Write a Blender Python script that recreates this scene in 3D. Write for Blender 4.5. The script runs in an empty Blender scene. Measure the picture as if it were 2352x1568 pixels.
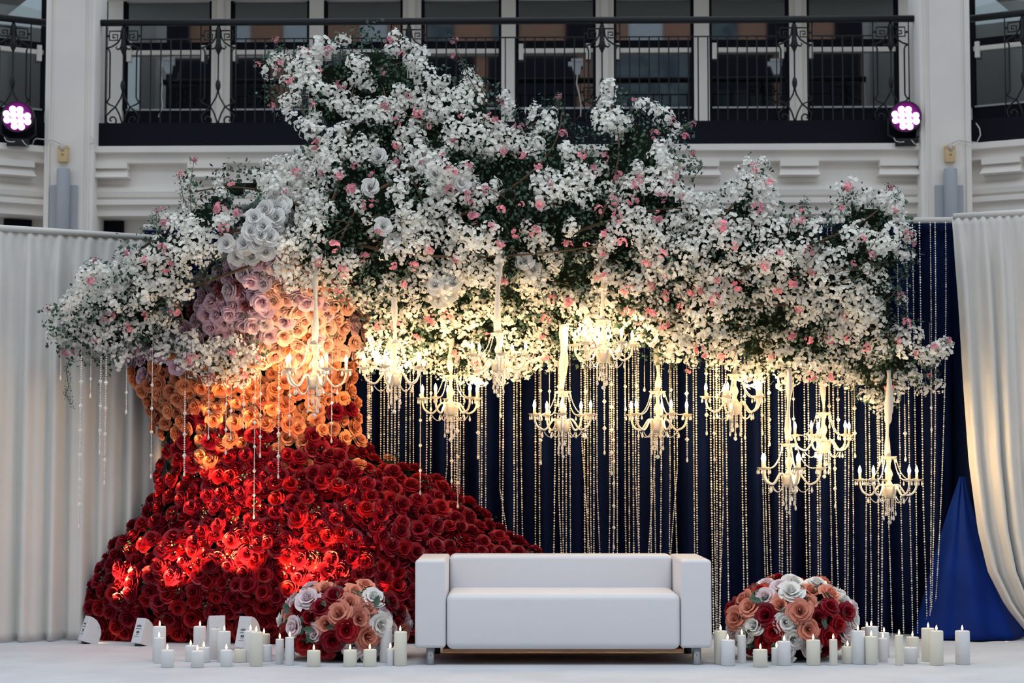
import bpy, math, random
import numpy as np
from mathutils import Vector, Matrix, noise
random.seed(11); rng = np.random.default_rng(11)
R = math.radians
scene = bpy.context.scene
C = scene.collection
# ------------------------------------------------------------------ camera
F = 4400.0; CZ = 1.185; TH = math.atan(0.066)
cam = bpy.data.objects.new('camera', bpy.data.cameras.new('camera')); C.objects.link(cam)
cam.location = (0, 0, CZ); cam.rotation_euler = (math.pi/2 + TH, 0, 0)
cam.data.sensor_width = 36; cam.data.lens = F/2352*36; cam.data.clip_end = 200
scene.camera = cam
cam.data.dof.use_dof = True; cam.data.dof.focus_distance = 12.4; cam.data.dof.aperture_fstop = 3.2
def P(px, py, Y):
    u = (px-1176)/F; v = (784-py)/F
    dy = math.cos(TH)-v*math.sin(TH); dz = math.sin(TH)+v*math.cos(TH)
    t = Y/dy
    return Vector((u*t, Y, CZ+dz*t))
def FL(px, py, z=0.0):                       # pixel to point on a horizontal level
    u = (px-1176)/F; v = (784-py)/F
    dy = math.cos(TH)-v*math.sin(TH); dz = math.sin(TH)+v*math.cos(TH)
    t = (z-CZ)/dz
    return Vector((u*t, dy*t, z))
def Z(py, Y): return P(1176, py, Y).z
def X(px, Y, py=784): return P(px, py, Y).x
# ------------------------------------------------------------------ world and lights
w = bpy.data.worlds.new('world'); scene.world = w; w.use_nodes = True
nt = w.node_tree; nt.nodes.clear()
out = nt.nodes.new('ShaderNodeOutputWorld'); bg = nt.nodes.new('ShaderNodeBackground')
bg.inputs[0].default_value = (0.80, 0.89, 1.0, 1); bg.inputs[1].default_value = 0.75
nt.links.new(bg.outputs[0], out.inputs[0])
def area(name, loc, rot, sx, sy, e, col):
    l = bpy.data.lights.new(name, 'AREA'); l.shape = 'RECTANGLE'; l.size = sx; l.size_y = sy
    l.energy = e; l.color = col
    o = bpy.data.objects.new(name, l); C.objects.link(o); o.location = loc; o.rotation_euler = rot
    return o
area('glass_roof_daylight', (0, 2, 17), (R(-30), 0, 0), 22, 14, 3700, (0.86, 0.93, 1.0))
vs = scene.view_settings
scene.display_settings.display_device = 'sRGB'
vs.view_transform = 'Standard'; vs.look = 'None'; vs.exposure = 0.0; vs.gamma = 1; vs.use_curve_mapping = False
# ------------------------------------------------------------------ materials
def mat(name, col, rough=0.6, metal=0.0, var=0.0, isl=0.0, trans=0.0, emit=None, es=0.0, bump=0.0, bs=30.0,
        nscale=6.0, spec=0.4, sheen=0.0, ior=1.45, col2=None, hv=.004, thin=0.0):
    m = bpy.data.materials.new(name); m.use_nodes = True
    n = m.node_tree; b = n.nodes['Principled BSDF']; L = n.links.new
    b.inputs['Roughness'].default_value = rough; b.inputs['Metallic'].default_value = metal
    b.inputs['Specular IOR Level'].default_value = spec
    b.inputs['Transmission Weight'].default_value = trans; b.inputs['IOR'].default_value = ior
    b.inputs['Sheen Weight'].default_value = sheen
    c = n.nodes.new('ShaderNodeRGB'); c.outputs[0].default_value = (*col, 1); src = c.outputs[0]
    no = n.nodes.new('ShaderNodeTexNoise'); no.inputs['Scale'].default_value = nscale
    tc = n.nodes.new('ShaderNodeTexCoord'); L(tc.outputs['Object'], no.inputs['Vector'])
    if col2 is not None:
        mx = n.nodes.new('ShaderNodeMix'); mx.data_type = 'RGBA'
        rr = n.nodes.new('ShaderNodeValToRGB'); rr.color_ramp.elements[0].position = .4; rr.color_ramp.elements[1].position = .62
        L(no.outputs[0], rr.inputs[0]); L(rr.outputs[0], mx.inputs['Factor'])
        L(src, mx.inputs['A']); mx.inputs['B'].default_value = (*col2, 1); src = mx.outputs['Result']
    if var or isl:
        oi = n.nodes.new('ShaderNodeObjectInfo'); ge = n.nodes.new('ShaderNodeNewGeometry')
        h = n.nodes.new('ShaderNodeHueSaturation')
        def rng_(sock, lo, hi):
            r = n.nodes.new('ShaderNodeMapRange'); r.inputs['To Min'].default_value = lo; r.inputs['To Max'].default_value = hi
            L(sock, r.inputs['Value']); return r.outputs[0]
        a = rng_(oi.outputs['Random'], 1-var, 1+var); g = rng_(ge.outputs['Random Per Island'], 1-isl, 1+isl)
        mu = n.nodes.new('ShaderNodeMath'); mu.operation = 'MULTIPLY'; L(a, mu.inputs[0]); L(g, mu.inputs[1])
        L(mu.outputs[0], h.inputs['Value']); L(src, h.inputs['Color'])
        L(rng_(oi.outputs['Random'], .5-hv, .5+hv), h.inputs['Hue']); src = h.outputs[0]
    L(src, b.inputs['Base Color'])
    if emit: b.inputs['Emission Color'].default_value = (*emit, 1); b.inputs['Emission Strength'].default_value = es
    if bump:
        bn = n.nodes.new('ShaderNodeTexNoise'); bn.inputs['Scale'].default_value = bs; L(tc.outputs['Object'], bn.inputs['Vector'])
        bu = n.nodes.new('ShaderNodeBump'); bu.inputs['Strength'].default_value = bump; bu.inputs['Distance'].default_value = .02
        L(bn.outputs[0], bu.inputs['Height']); L(bu.outputs[0], b.inputs['Normal'])
    if thin:
        tr = n.nodes.new('ShaderNodeBsdfTranslucent'); L(src, tr.inputs['Color']); ms = n.nodes.new('ShaderNodeMixShader'); ms.inputs[0].default_value = thin
        L(b.outputs[0], ms.inputs[1]); L(tr.outputs[0], ms.inputs[2]); L(ms.outputs[0], n.nodes['Material Output'].inputs['Surface'])
    return m
M = {}
M['cream'] = mat('cream_paint', (.86, .82, .765), .6, bump=.05, bs=8, col2=(.82, .785, .735), nscale=2)
M['cream_dark'] = mat('window_frame_paint', (.86, .83, .77), .55, bump=.03)
M['iron'] = mat('black_iron', (.008, .010, .013), .42, bump=.1, bs=60)
M['skirt'] = mat('black_fascia', (.006, .007, .013), .7, spec=.15, bump=.05)
M['grey_tube'] = mat('grey_tube', (.40, .43, .47), .5, bump=.03)
M['yellow_plastic'] = mat('yellowed_plastic', (.68, .50, .27), .5, bump=.05)
M['cable'] = mat('white_cable', (.6, .58, .56), .5)
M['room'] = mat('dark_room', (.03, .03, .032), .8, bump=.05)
M['brick'] = None
M['curtain'] = mat('grey_curtain', (.10, .125, .14), .8, col2=(.05, .07, .08), nscale=3)
M['carton'] = mat('pale_carton', (.30, .34, .35), .7, bump=.03)
M['carpet'] = mat('white_carpet', (.54, .56, .59), .9, bump=.45, bs=9, col2=(.50, .515, .545), nscale=2.2, spec=.1)
M['hall'] = mat('hall_floor', (.35, .33, .30), .5, col2=(.3, .28, .26))
M['leather'] = mat('white_leather', (.66, .66, .685), .42, bump=.10, bs=10, spec=.45)
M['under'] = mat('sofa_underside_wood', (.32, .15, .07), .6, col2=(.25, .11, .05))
M['chrome'] = mat('brushed_steel', (.45, .46, .48), .35, 1.0, bump=.05)
M['plastic'] = mat('black_plastic', (.02, .02, .022), .5)
M['drape'] = mat('ivory_drape', (.63, .615, .58), .85, sheen=.2, bump=.08, bs=40, col2=(.60, .59, .56), nscale=3)
M['navy'] = mat('navy_velvet', (.002, .0055, .028), .85, col2=(.002, .007, .036), nscale=4, spec=.08)
M['royal'] = mat('royal_blue_cloth', (.002, .020, .16), .7, bump=.1, bs=6, col2=(.002, .016, .13), nscale=4, spec=.12)
M['bead'] = mat('glass_beads', (.85, .78, .70), .20, .35, isl=.35, spec=.9)
M['crystal'] = mat('cut_crystal', (.93, .88, .80), .07, 0, trans=.5, isl=.05, spec=.9, ior=1.5)
M['glassarm'] = mat('pressed_glass', (.95, .87, .73), .12, 0, trans=.6, spec=.8, ior=1.48)
M['ribbon'] = mat('ivory_ribbon', (.62, .57, .50), .8, bump=.3, bs=25)
M['bulb'] = mat('lit_bulb', (1, .9, .7), .4, emit=(1, .66, .31), es=400)
M['flame'] = mat('candle_flame', (1, .8, .5), .4, emit=(1, .62, .28), es=7)
M['wax_white'] = mat('white_wax', (.68, .69, .70), .5, var=.03, bump=.04, spec=.4)
M['wax_ivory'] = mat('ivory_wax', (.70, .68, .58), .5, var=.03, bump=.04, spec=.4)
M['wick'] = mat('wick', (.03, .02, .015), .9)
M['red'] = mat('red_rose', (.27, .005, .014), .45, var=.30, isl=.30, spec=.32, thin=0.08)
M['coral'] = mat('coral_rose', (.72, .28, .14), .6, var=.22, isl=.12, spec=.2, hv=.008, thin=0.08)
M['peach'] = mat('peach_rose', (.86, .55, .45), .6, var=.12, isl=.06, spec=.2, thin=0.08)
M['mauve'] = mat('mauve_rose', (.76, .54, .63), .6, var=.12, isl=.07, spec=.2, thin=0.08)
M['blush'] = mat('blush_rose', (.74, .62, .66), .6, var=.06, isl=.05, spec=.2, thin=0.08)
M['dusty'] = mat('dusty_rose', (.33, .10, .10), .6, var=.2, isl=.1, spec=.2, thin=0.08)
M['whiterose'] = mat('white_rose', (.80, .80, .78), .6, var=.04, isl=.04, spec=.2, thin=0.08)
M['coral2'] = mat('bouquet_coral_rose', (.68, .27, .19), .6, var=.12, isl=.08, spec=.2, thin=0.08)
M['blossom'] = mat('white_blossom', (.92, .92, .87), .7, var=.05, isl=.06, spec=.15, thin=0.38)
M['blossom_p'] = mat('pink_blossom', (.80, .34, .40), .7, var=.3, isl=.35, spec=.15, thin=0.38)
M['leaf'] = mat('green_leaf', (.040, .085, .055), .5, var=.3, isl=.5, spec=.4)
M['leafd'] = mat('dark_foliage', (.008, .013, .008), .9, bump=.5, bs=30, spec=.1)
M['branch'] = mat('brown_branch', (.10, .055, .03), .8, bump=.5, bs=40)
M['lampwhite'] = mat('white_lamp_housing', (.62, .63, .66), .45, bump=.02)
M['ink'] = mat('grey_ink', (.06, .065, .08), .6)
M['led'] = mat('led_lens', (1, .8, 1), .3, emit=(1, .68, 1), es=3.5)
M['bezel'] = mat('bezel_painted_glow', (.2, .02, .2), .4, emit=(.30, .015, .30), es=.3)  # purple glow of the lenses on the black face, put in as colour and emission
M['whitebox'] = mat('white_device', (.38, .41, .44), .5)
def brick_mat():
    m = bpy.data.materials.new('brick_facade'); m.use_nodes = True; n = m.node_tree; b = n.nodes['Principled BSDF']
    t = n.nodes.new('ShaderNodeTexBrick'); t.inputs['Scale'].default_value = 4
    t.inputs['Color1'].default_value = (.30, .13, .075, 1); t.inputs['Color2'].default_value = (.24, .10, .06, 1); t.inputs['Mortar'].default_value = (.3, .25, .2, 1)
    tc = n.nodes.new('ShaderNodeTexCoord'); mp = n.nodes.new('ShaderNodeMapping'); mp.inputs['Rotation'].default_value = (R(90), 0, 0)
    n.links.new(tc.outputs['Object'], mp.inputs[0]); n.links.new(mp.outputs[0], t.inputs[0]); n.links.new(t.outputs[0], b.inputs[0]); b.inputs['Roughness'].default_value = .85
    return m
M['brick'] = brick_mat()
def glass_mat():
    m = bpy.data.materials.new('window_glass'); m.use_nodes = True; n = m.node_tree; n.nodes.clear()
    o = n.nodes.new('ShaderNodeOutputMaterial'); mx = n.nodes.new('ShaderNodeMixShader')
    t = n.nodes.new('ShaderNodeBsdfTransparent'); t.inputs[0].default_value = (.55, .6, .6, 1)
    g = n.nodes.new('ShaderNodeBsdfGlossy'); g.inputs[0].default_value = (.9, .95, 1, 1); g.inputs['Roughness'].default_value = .02
    no = n.nodes.new('ShaderNodeTexNoise'); no.inputs['Scale'].default_value = .9; bu = n.nodes.new('ShaderNodeBump'); bu.inputs['Strength'].default_value = .12
    n.links.new(no.outputs[0], bu.inputs['Height']); n.links.new(bu.outputs[0], g.inputs['Normal'])
    mx.inputs[0].default_value = .17
    n.links.new(t.outputs[0], mx.inputs[1]); n.links.new(g.outputs[0], mx.inputs[2]); n.links.new(mx.outputs[0], o.inputs[0])
    return m
M['glass'] = glass_mat()
# ------------------------------------------------------------------ mesh helpers
class MB:
    def __init__(s): s.v = []; s.f = []
    def add(s, vs_, fs):
        k = len(s.v); s.v += [tuple(a) for a in vs_]; s.f += [tuple(i+k for i in f) for f in fs]; return s
    def box(s, a, b, T=None):
        x0, y0, z0 = a; x1, y1, z1 = b
        v = [Vector(p) for p in ((x0,y0,z0),(x1,y0,z0),(x1,y1,z0),(x0,y1,z0),(x0,y0,z1),(x1,y0,z1),(x1,y1,z1),(x0,y1,z1))]
        if T: v = [T(p) for p in v]
        return s.add(v, [(0,3,2,1),(4,5,6,7),(0,1,5,4),(1,2,6,5),(2,3,7,6),(3,0,4,7)])
    def tube(s, pts, r, n=6, cap=True):
        pts = [Vector(p) for p in pts]; k = len(s.v); m = len(pts)
        rs = r if isinstance(r, (list, tuple)) else [r]*m
        up = None
        for i, p in enumerate(pts):
            d = (pts[min(i+1, m-1)]-pts[max(i-1, 0)])
            d = d.normalized() if d.length > 1e-9 else Vector((0,0,1))
            if up is None:
                up = Vector((0,1,0)) if abs(d.y) < .9 else Vector((1,0,0))
            a = d.cross(up)
            a = a.normalized() if a.length > 1e-6 else d.orthogonal().normalized()
            b = a.cross(d).normalized(); up = b
            for j in range(n):
                t = 2*math.pi*(j+.5)/n
                s.v.append(tuple(p+rs[i]*(math.cos(t)*a+math.sin(t)*b)))
        for i in range(m-1):
            for j in range(n):
                q = k+i*n; s.f.append((q+j, q+(j+1) % n, q+n+(j+1) % n, q+n+j))
        if cap:
            s.f.append(tuple(k+j for j in range(n))[::-1]); s.f.append(tuple(k+(m-1)*n+j for j in range(n)))
        return s
    def lathe(s, prof, n=16, c=(0,0,0), flute=0.0, fn=8):
        k = len(s.v); m = len(prof)
        for (r, z) in prof:
            for j in range(n):
                t = 2*math.pi*j/n; rr = r*(1+flute*math.cos(fn*t))
                s.v.append((c[0]+rr*math.cos(t), c[1]+rr*math.sin(t), c[2]+z))
        for i in range(m-1):
            for j in range(n):
                q = k+i*n; s.f.append((q+j, q+(j+1) % n, q+n+(j+1) % n, q+n+j))
        s.f.append(tuple(k+j for j in range(n))[::-1]); s.f.append(tuple(k+(m-1)*n+j for j in range(n)))
        return s
    def mesh(s, name, m, smooth=False):
        me = bpy.data.meshes.new(name); me.from_pydata(s.v, [], s.f); me.update()
        if m: me.materials.append(m)
        if smooth: me.polygons.foreach_set('use_smooth', [True]*len(me.polygons))
        return me
def link(name, me, parent=None, loc=None, rot=None, scale=None, mw=None):
    o = bpy.data.objects.new(name, me); C.objects.link(o)
    if parent: o.parent = parent
    if mw is not None: o.matrix_basis = mw
    if loc is not None: o.location = loc
    if rot is not None: o.rotation_euler = rot
    if scale is not None: o.scale = (scale,)*3 if isinstance(scale, (int, float)) else scale
    return o
def tag(o, label=None, cat=None, group=None, kind=None):
    if label: o['label'] = label
    if cat: o['category'] = cat
    if group: o['group'] = group
    if kind: o['kind'] = kind
    return o
def empty(name, loc=(0,0,0)):
    o = bpy.data.objects.new(name, None); C.objects.link(o); o.location = loc; o.empty_display_size = .05; return o
def bevel(o, wd=.01, seg=2):
    b = o.modifiers.new('bevel', 'BEVEL'); b.width = wd; b.segments = seg; b.limit_method = 'ANGLE'; b.angle_limit = R(40)
    o.data.polygons.foreach_set('use_smooth', [True]*len(o.data.polygons))
    return o
def joined(name, templates, mats, material, smooth=True):
    """many copies of template meshes (verts array, faces list) as one mesh; mats = list of (template index, Matrix)"""
    V = []; Ls = []; Lt = []; off = 0
    arrs = [(np.array(t.v, dtype=np.float64), [len(f) for f in t.f], np.concatenate([np.array(f) for f in t.f])) for t in templates]
    for ti, m in mats:
        v, cnt, idx = arrs[ti]; mm = np.array(m)
        V.append(v @ mm[:3, :3].T + mm[:3, 3]); Ls.append(idx+off); Lt += cnt; off += len(v)
    V = np.concatenate(V); Ls = np.concatenate(Ls); Lt = np.array(Lt)
    me = bpy.data.meshes.new(name)
    me.vertices.add(len(V)); me.vertices.foreach_set('co', V.astype(np.float32).ravel())
    me.loops.add(len(Ls)); me.loops.foreach_set('vertex_index', Ls.astype(np.int32))
    me.polygons.add(len(Lt)); st = np.concatenate([[0], np.cumsum(Lt)[:-1]])
    me.polygons.foreach_set('loop_start', st.astype(np.int32))
    me.update(calc_edges=True)
    if smooth: me.polygons.foreach_set('use_smooth', [True]*len(Lt))
    me.materials.append(material)
    return me
def orient(n, spin=0.0, s=1.0, p=(0,0,0)):
    n = Vector(n).normalized(); q = Vector((0,0,1)).rotation_difference(n)
    return Matrix.Translation(p) @ q.to_matrix().to_4x4() @ Matrix.Rotation(spin, 4, 'Z') @ Matrix.Scale(s, 4)
def bez(a, b, c, d, n=10):
    a, b, c, d = map(Vector, (a, b, c, d)); o = []
    for i in range(n+1):
        t = i/n; o.append(a*(1-t)**3+3*b*t*(1-t)**2+3*c*t*t*(1-t)+d*t**3)
    return o
# ------------------------------------------------------------------ hall: floor, facade
o = link('floor', MB().box((-14, -13, -.62), (14, 30, -.6)).mesh('floor', M['hall'])); tag(o, kind='structure')
stg = link('stage_platform', MB().box((-5.2, 8.2, -.6), (5.2, 14.6, 0)).mesh('stage_platform', M['carpet']))
tag(stg, 'low stage covered in crumpled white carpet under the sofa and flowers', 'stage'); bevel(stg, .02, 2)
# facade frames: (s along wall, d behind the rail line, z)
YF = 19.7
def bayT(ox, oy, ang):
    c, s_ = math.cos(ang), math.sin(ang)
    return lambda p: Vector((ox+p[0]*c-p[1]*s_, oy+p[0]*s_+p[1]*c, p[2]))
pl = P(205, 300, YF); T0 = bayT(pl.x, YF, R(-1.3))
pll = P(98, 300, YF-.02)
TL = bayT(pll.x, YF-.02, R(180+29))       # runs leftwards toward the viewer; flip depth
def TLf(p): c = math.cos(R(29)); s_ = math.sin(R(29)); return Vector((pll.x-p[0]*c+p[1]*-s_*-1*-1, YF-.02-p[0]*s_+p[1]*c, p[2]))
prr = P(2236, 300, YF-.2)
def TRf(p): c = math.cos(R(29)); s_ = math.sin(R(29)); return Vector((prr.x+p[0]*c+p[1]*s_, YF-.2-p[0]*s_+p[1]*c, p[2]))
W0 = 8.62; WS = 2.6
def zz(y): return Z(y, YF)
prof = [(.30, 285), (-.02, 285), (-.02, 343), (-.20, 343), (-.20, 357), (-.12, 359), (-.12, 379), (-.02, 381), (-.01, 424), (-.06, 432), (-.085, 443), (-.07, 454), (-.02, 460), (-.10, 461), (-.10, 473), (-.03, 475), (-.03, 497), (.30, 497)]
def extrude_prof(T, s0, s1, pf, m, name, parent=None):
    a = MB(); n = len(pf)
    a.v = [tuple(T((s0, d, zz(y)))) for d, y in pf]+[tuple(T((s1, d, zz(y)))) for d, y in pf]
    a.f = [(i, (i+1) % n, n+(i+1) % n, n+i) for i in range(n)]+[tuple(range(n)), tuple(range(n, 2*n))[::-1]]
    return link(name, a.mesh(name, m), parent)
S0 = {'back': 0, 'left': -.35, 'right': -.35}
bays = [(T0, W0, 'wall_back', 'back'), (TLf, WS, 'wall_left', 'left'), (TRf, WS, 'wall_right', 'right')]
for T, W, nm, sd in bays:
    root = tag(extrude_prof(T, S0[sd], W, prof[2:], M['cream'], nm), kind='structure')
    extrude_prof(T, S0[sd], W, [(.30, 284), (-.03, 284), (-.03, 344), (.30, 344)], M['skirt'], 'fascia_board', root)
    bw = 87*.00448; step = 226*.00448; s = .045 if sd == 'back' else .12
    bm_ = MB(); bm_.v = []
    k = 0
    while s+bw < W+.05:
        a = MB(); a.box((s-.0, -.17, zz(392)), (s+bw, -.0, zz(378)), T)
        pf = [(-.02, 392), (-.10, 392), (-.19, 413), (-.02, 413)]
        a.v += [tuple(T((s+(.012 if y == 392 else -.015), d, zz(y)))) for d, y in pf]+[tuple(T((s+bw-(.012 if y == 392 else -.015), d, zz(y)))) for d, y in pf]
        q = len(a.v)-8
        a.f += [(q+i, q+(i+1) % 4, q+4+(i+1) % 4, q+4+i) for i in range(4)]+[(q, q+1, q+2, q+3), (q+7, q+6, q+5, q+4)]
        link('cornice_block', a.mesh('cornice_block', M['cream']), root); s += step; k += 1
    # wall below the cornice and gallery slab and soffit above
    a = MB().box((-.6, .35, -.6), (W+.6, .6, zz(480)), T); link('lower_wall', a.mesh('lower_wall', M['cream_dark']), root)
    for q in range(int(W/1.2)+1):
        x0 = .02+q*1.25
        if x0+.35 < W: link('dark_opening', MB().box((x0, .28, -.5), (x0+(.28 if q % 2 == 0 else .45), .36, zz(499)), T).mesh('dark_opening', M['skirt']), root)
    link('balcony_slab', MB().box((-.2, .3, zz(330)), (W+.2, 1.9, zz(290)), T).mesh('balcony_slab', M['cream_dark']), root)
    link('soffit', MB().box((-.2, .75, zz(-75)), (W+.2, 2.4, zz(-110)), T).mesh('soffit', M['cream']), root)
# columns
for i, (xa, xb, yy) in enumerate(((94, 209, YF-.25), (2121, 2239, YF-.43))):
    x0 = X(xa, yy); x1 = X(xb, yy); top = zz(-110)
    r_ = tag(link('trim_%d' % (i+1), MB().box((x0+.0, yy, -.6), (x1, yy+.55, top)).mesh('column', M['cream'])), kind='structure'); bevel(r_, .01, 1)
    wd = x1-x0
    link('column_panel', MB().box((x0+.10, yy-.015, -.6), (x1-.10, yy+.02, top)).mesh('column_panel', M['cream']), r_)
    link('column_bead', MB().box((x0+.045, yy-.02, -.6), (x0+.06, yy+.02, top)).mesh('column_bead', M['cream']), r_)
    link('column_bead', MB().box((x1-.06, yy-.02, -.6), (x1-.045, yy+.02, top)).mesh('column_bead', M['cream']), r_)
    # grey tube uplighter
    cx = 145 if i == 0 else 2184; yl = yy-.08; e = empty('wall_tube', (X(cx, yl, 450), yl, 2.6))
    tag(e, 'grey cylinder on flat grey back plates fixed to the %s column' % ('left', 'right')[i], 'wall fitting', 'grey tubes on the columns')
    zt = Z(387, yl)-2.6; zb = Z(560, yl)-2.6; rr = 15.5*yl/F
    o = link('cylinder', MB().lathe([(rr*.9, zb), (rr, zb+.01), (rr, zt-.01), (rr*.93, zt)], 24).mesh('cylinder', M['grey_tube'], True), e)
    sh = .5
    zt2 = Z(424, yl)-2.6
    link('back_plate', MB().box((-.145, .03, zb), (-.06, .075, zt2)).mesh('back_plate', M['grey_tube']), e)
    link('back_plate', MB().box((.06, .03, zb), (.135, .075, zt2)).mesh('back_plate', M['grey_tube']), e)
    # yellowed box
    bx = 145 if i == 0 else 2182; yb = yy-.05
    c = P(bx, 354, yb); e = empty('socket_box', c)
    tag(e, 'small yellowed plastic box with a white plug on the %s column' % ('left', 'right')[i], 'socket', 'yellowed boxes on the columns')
    a = MB().box((-.052, -.03, -.085), (.052, .05, .055)); bevel(link('box', a.mesh('box', M['yellow_plastic']), e), .008, 2)
    a = MB().box((-.052, -.03, .055), (-.022, .05, .085)).box((.022, -.03, .055), (.052, .05, .085)); link('lug', a.mesh('lug', M['yellow_plastic']), e)
    a = MB().tube([(-.01, -.035, .10), (-.004, -.04, .06), (.006, -.04, .035)], [.018, .022, .014], 8); link('plug', a.mesh('plug', M['cable'], True), e)
    a = MB()
    for dx in (-.008, .008): a.box((dx-.003, -.033, -.02), (dx+.003, -.03, .0))
    link('socket_slot', a.mesh('socket_slot', M['ink']), e)
    pts = [P(bx-2, 332, yb-.03), P(bx-25 if i == 0 else bx+30, 322, yb), P(bx-62 if i == 0 else bx+62, 318 if i == 0 else 316, yb+.0)]
    pts += [P(78 if i == 0 else 2250, 322 if i == 0 else 300, yb+.0), P(72 if i == 0 else 2248, 338 if i == 0 else 325, yb+.05)]
    if i == 1: pts = [P(bx-2, 332, yb-.03), P(bx+20, 322, yb), P(2225, 326, yb), P(2244, 327, yb), P(2252, 310, yb), P(2250, 295, yb), P(2242, 283, yb+.1)]
    o = link('power_cable', MB().tube(pts, .006, 6).mesh('power_cable', M['cable'], True)); tag(o, 'white cable looping from the yellowed box round the %s column' % ('left', 'right')[i], 'cable', 'white cables at the columns')
    if i == 0:
        pts = [P(207, 313, yb), P(215, 322, yb), P(216, 328, yb), P(207, 331, yb)]
        o = link('power_cable', MB().tube(pts, .006, 6).mesh('power_cable', M['cable'], True)); tag(o, 'short white cable loop beside the right edge of the left column', 'cable')
# windows
WY = 1.45
mull = [(208, 232, 0), (236, 270, 0), (476, 519, 1), (702, 735, 2), (918, 960, 1), (1145, 1178, 2), (1362, 1403, 1), (1587, 1622, 2), (1805, 1845, 1), (2055, 2092, 0), (2096, 2125, 0)]
def sx(px, d=WY):          # pixel column to s on the centre bay's window line
    p = P(px, 150, YF+d-.1); return p.x-pl.x
zw0, zw1 = Z(292, YF+WY), zz(-105)
wins = [(270, 476), (519, 702), (735, 918), (960, 1145), (1178, 1362), (1403, 1587), (1622, 1805), (1845, 2055)]
for a_, b_, k in mull:
    m = MB().box((sx(a_), WY, zw0), (sx(b_), WY+.25, zw1), T0)
    o = link('trim_%d' % (10+mull.index((a_, b_, k))), m.mesh('mullion', M['cream_dark'])); tag(o, kind='structure')
    if k == 1:
        mid = (sx(a_)+sx(b_))/2
        link('mullion_fillet', MB().box((mid-.035, WY-.05, zw0), (mid+.035, WY, zw1), T0).mesh('mullion_fillet', M['cream_dark']), o)
def win(n, T, s0, s1, d, zt=None):
    zt = zt or zw1
    Zw = lambda y: Z(y, YF+d)
    root = link('window_%d' % n, MB().box((s0, d+.04, Zw(124)), (s1, d+.16, Zw(114)), T).mesh('window_transom', M['cream_dark'])); tag(root, kind='structure')
    link('blind_box', MB().box((s0, d+.05, Zw(114)), (s1, d+.2, Zw(96)), T).mesh('blind_box', M['skirt']), root)
    link('lower_rail', MB().box((s0, d+.06, Zw(252)), (s1, d+.14, Zw(248)), T).mesh('lower_rail', M['whitebox']), root)
    link('plinth_panel', MB().box((s0, d+.08, Zw(292)), (s1, d+.2, Zw(252)), T).mesh('plinth_panel', M['skirt']), root)
    g = .03
    for (sa, sb) in ((s0, s0+g), (s1-g, s1)):
        link('window_stile', MB().box((sa, d+.02, Zw(252)), (sb, d+.15, zt), T).mesh('window_stile', M['skirt']), root)
    for (ya, yb) in ((252, 124), (96, -60)):
        link('pane', MB().box((s0+g, d+.09, Zw(ya)), (s1-g, d+.1, Zw(yb)), T).mesh('pane', M['glass']), root)
    for q in ((.06, .9) if n % 2 else (.04,)):
        s_ = s0+(s1-s0)*q; link('bracket', MB().box((s_-.02, d+.02, Zw(140)), (s_+.03, d+.07, Zw(104)), T).mesh('bracket', M['cream_dark']), root)
    return root
for n, (a_, b_) in enumerate(wins): win(n+1, T0, sx(a_), sx(b_), WY)
# dark rooms behind the glass with things in them
rm = MB().box((-.5, 4.6, zz(300)), (W0+.8, 4.7, zw1), T0); o = link('wall_gallery', rm.mesh('wall_gallery', M['room'])); tag(o, kind='structure')
link('room_floor', MB().box((-.5, WY+.25, Z(300, YF)), (W0+.8, 4.7, Z(292, YF)), T0).mesh('room_floor', M['room']), o)
link('room_ceiling', MB().box((-.5, WY+.25, zw1), (W0+.8, 4.7, zw1+.1), T0).mesh('room_ceiling', M['room']), o)
random.seed(5)
for n, (a_, b_) in enumerate(wins):
    s0, s1 = sx(a_), sx(b_); wv = s1-s0
    # pleated grey curtain
    a = MB(); K = 40; f0, f1 = (.12, .95) if n != 7 else (.05, .25)
    for i in range(K+1):
        s_ = s0+wv*(f0+(f1-f0)*i/K); dd = WY+.7+.035*math.sin(i*1.7)+random.uniform(-.01, .01)
        a.v += [tuple(T0((s_, dd, Z(262, YF+WY)))), tuple(T0((s_, dd, Z(165, YF+WY))))]
    a.f = [(2*i, 2*i+2, 2*i+3, 2*i+1) for i in range(K)]
    o = link('window_curtain', a.mesh('window_curtain', M['curtain'], True)); o.modifiers.new('s', 'SOLIDIFY').thickness = .01
    tag(o, 'grey pleated curtain behind the gallery glass, in the %s window from the left' % ['first', 'second', 'third', 'fourth', 'fifth', 'sixth', 'seventh', 'eighth'][n], 'curtain', 'grey gallery curtains')
ordn = ['first', 'second', 'third', 'fourth', 'fifth', 'sixth', 'seventh', 'eighth', 'ninth', 'tenth', 'eleventh', 'twelfth', 'thirteenth', 'fourteenth', 'fifteenth', 'sixteenth', 'seventeenth', 'eighteenth', 'nineteenth', 'twentieth', 'twenty-first', 'twenty-second', 'twenty-third', 'twenty-fourth', 'twenty-fifth', 'twenty-sixth', 'twenty-seventh', 'twenty-eighth', 'twenty-ninth', 'thirtieth']
boxes = [(1655, 205, 280, 26), (1690, 205, 280, 34), (1728, 215, 280, 30), (1765, 220, 280, 26), (1595, 190, 285, 18), (1545, 180, 280, 20)]
for k, (px, y0, y1, wpx) in enumerate(boxes):
    yy = YF+WY+.45; a = MB().box((X(px, yy), yy, Z(y1, yy)), (X(px+wpx, yy), yy+.25, Z(y0, yy)))
    o = link('storage_carton', a.mesh('storage_carton', M['carton'])); bevel(o, .01, 1)
    tag(o, 'pale upright panel standing inside the right-hand gallery windows, %s from the left' % ordn[[2, 3, 4, 5, 1, 0][k]], 'panel', 'pale panels inside the gallery')
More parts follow.
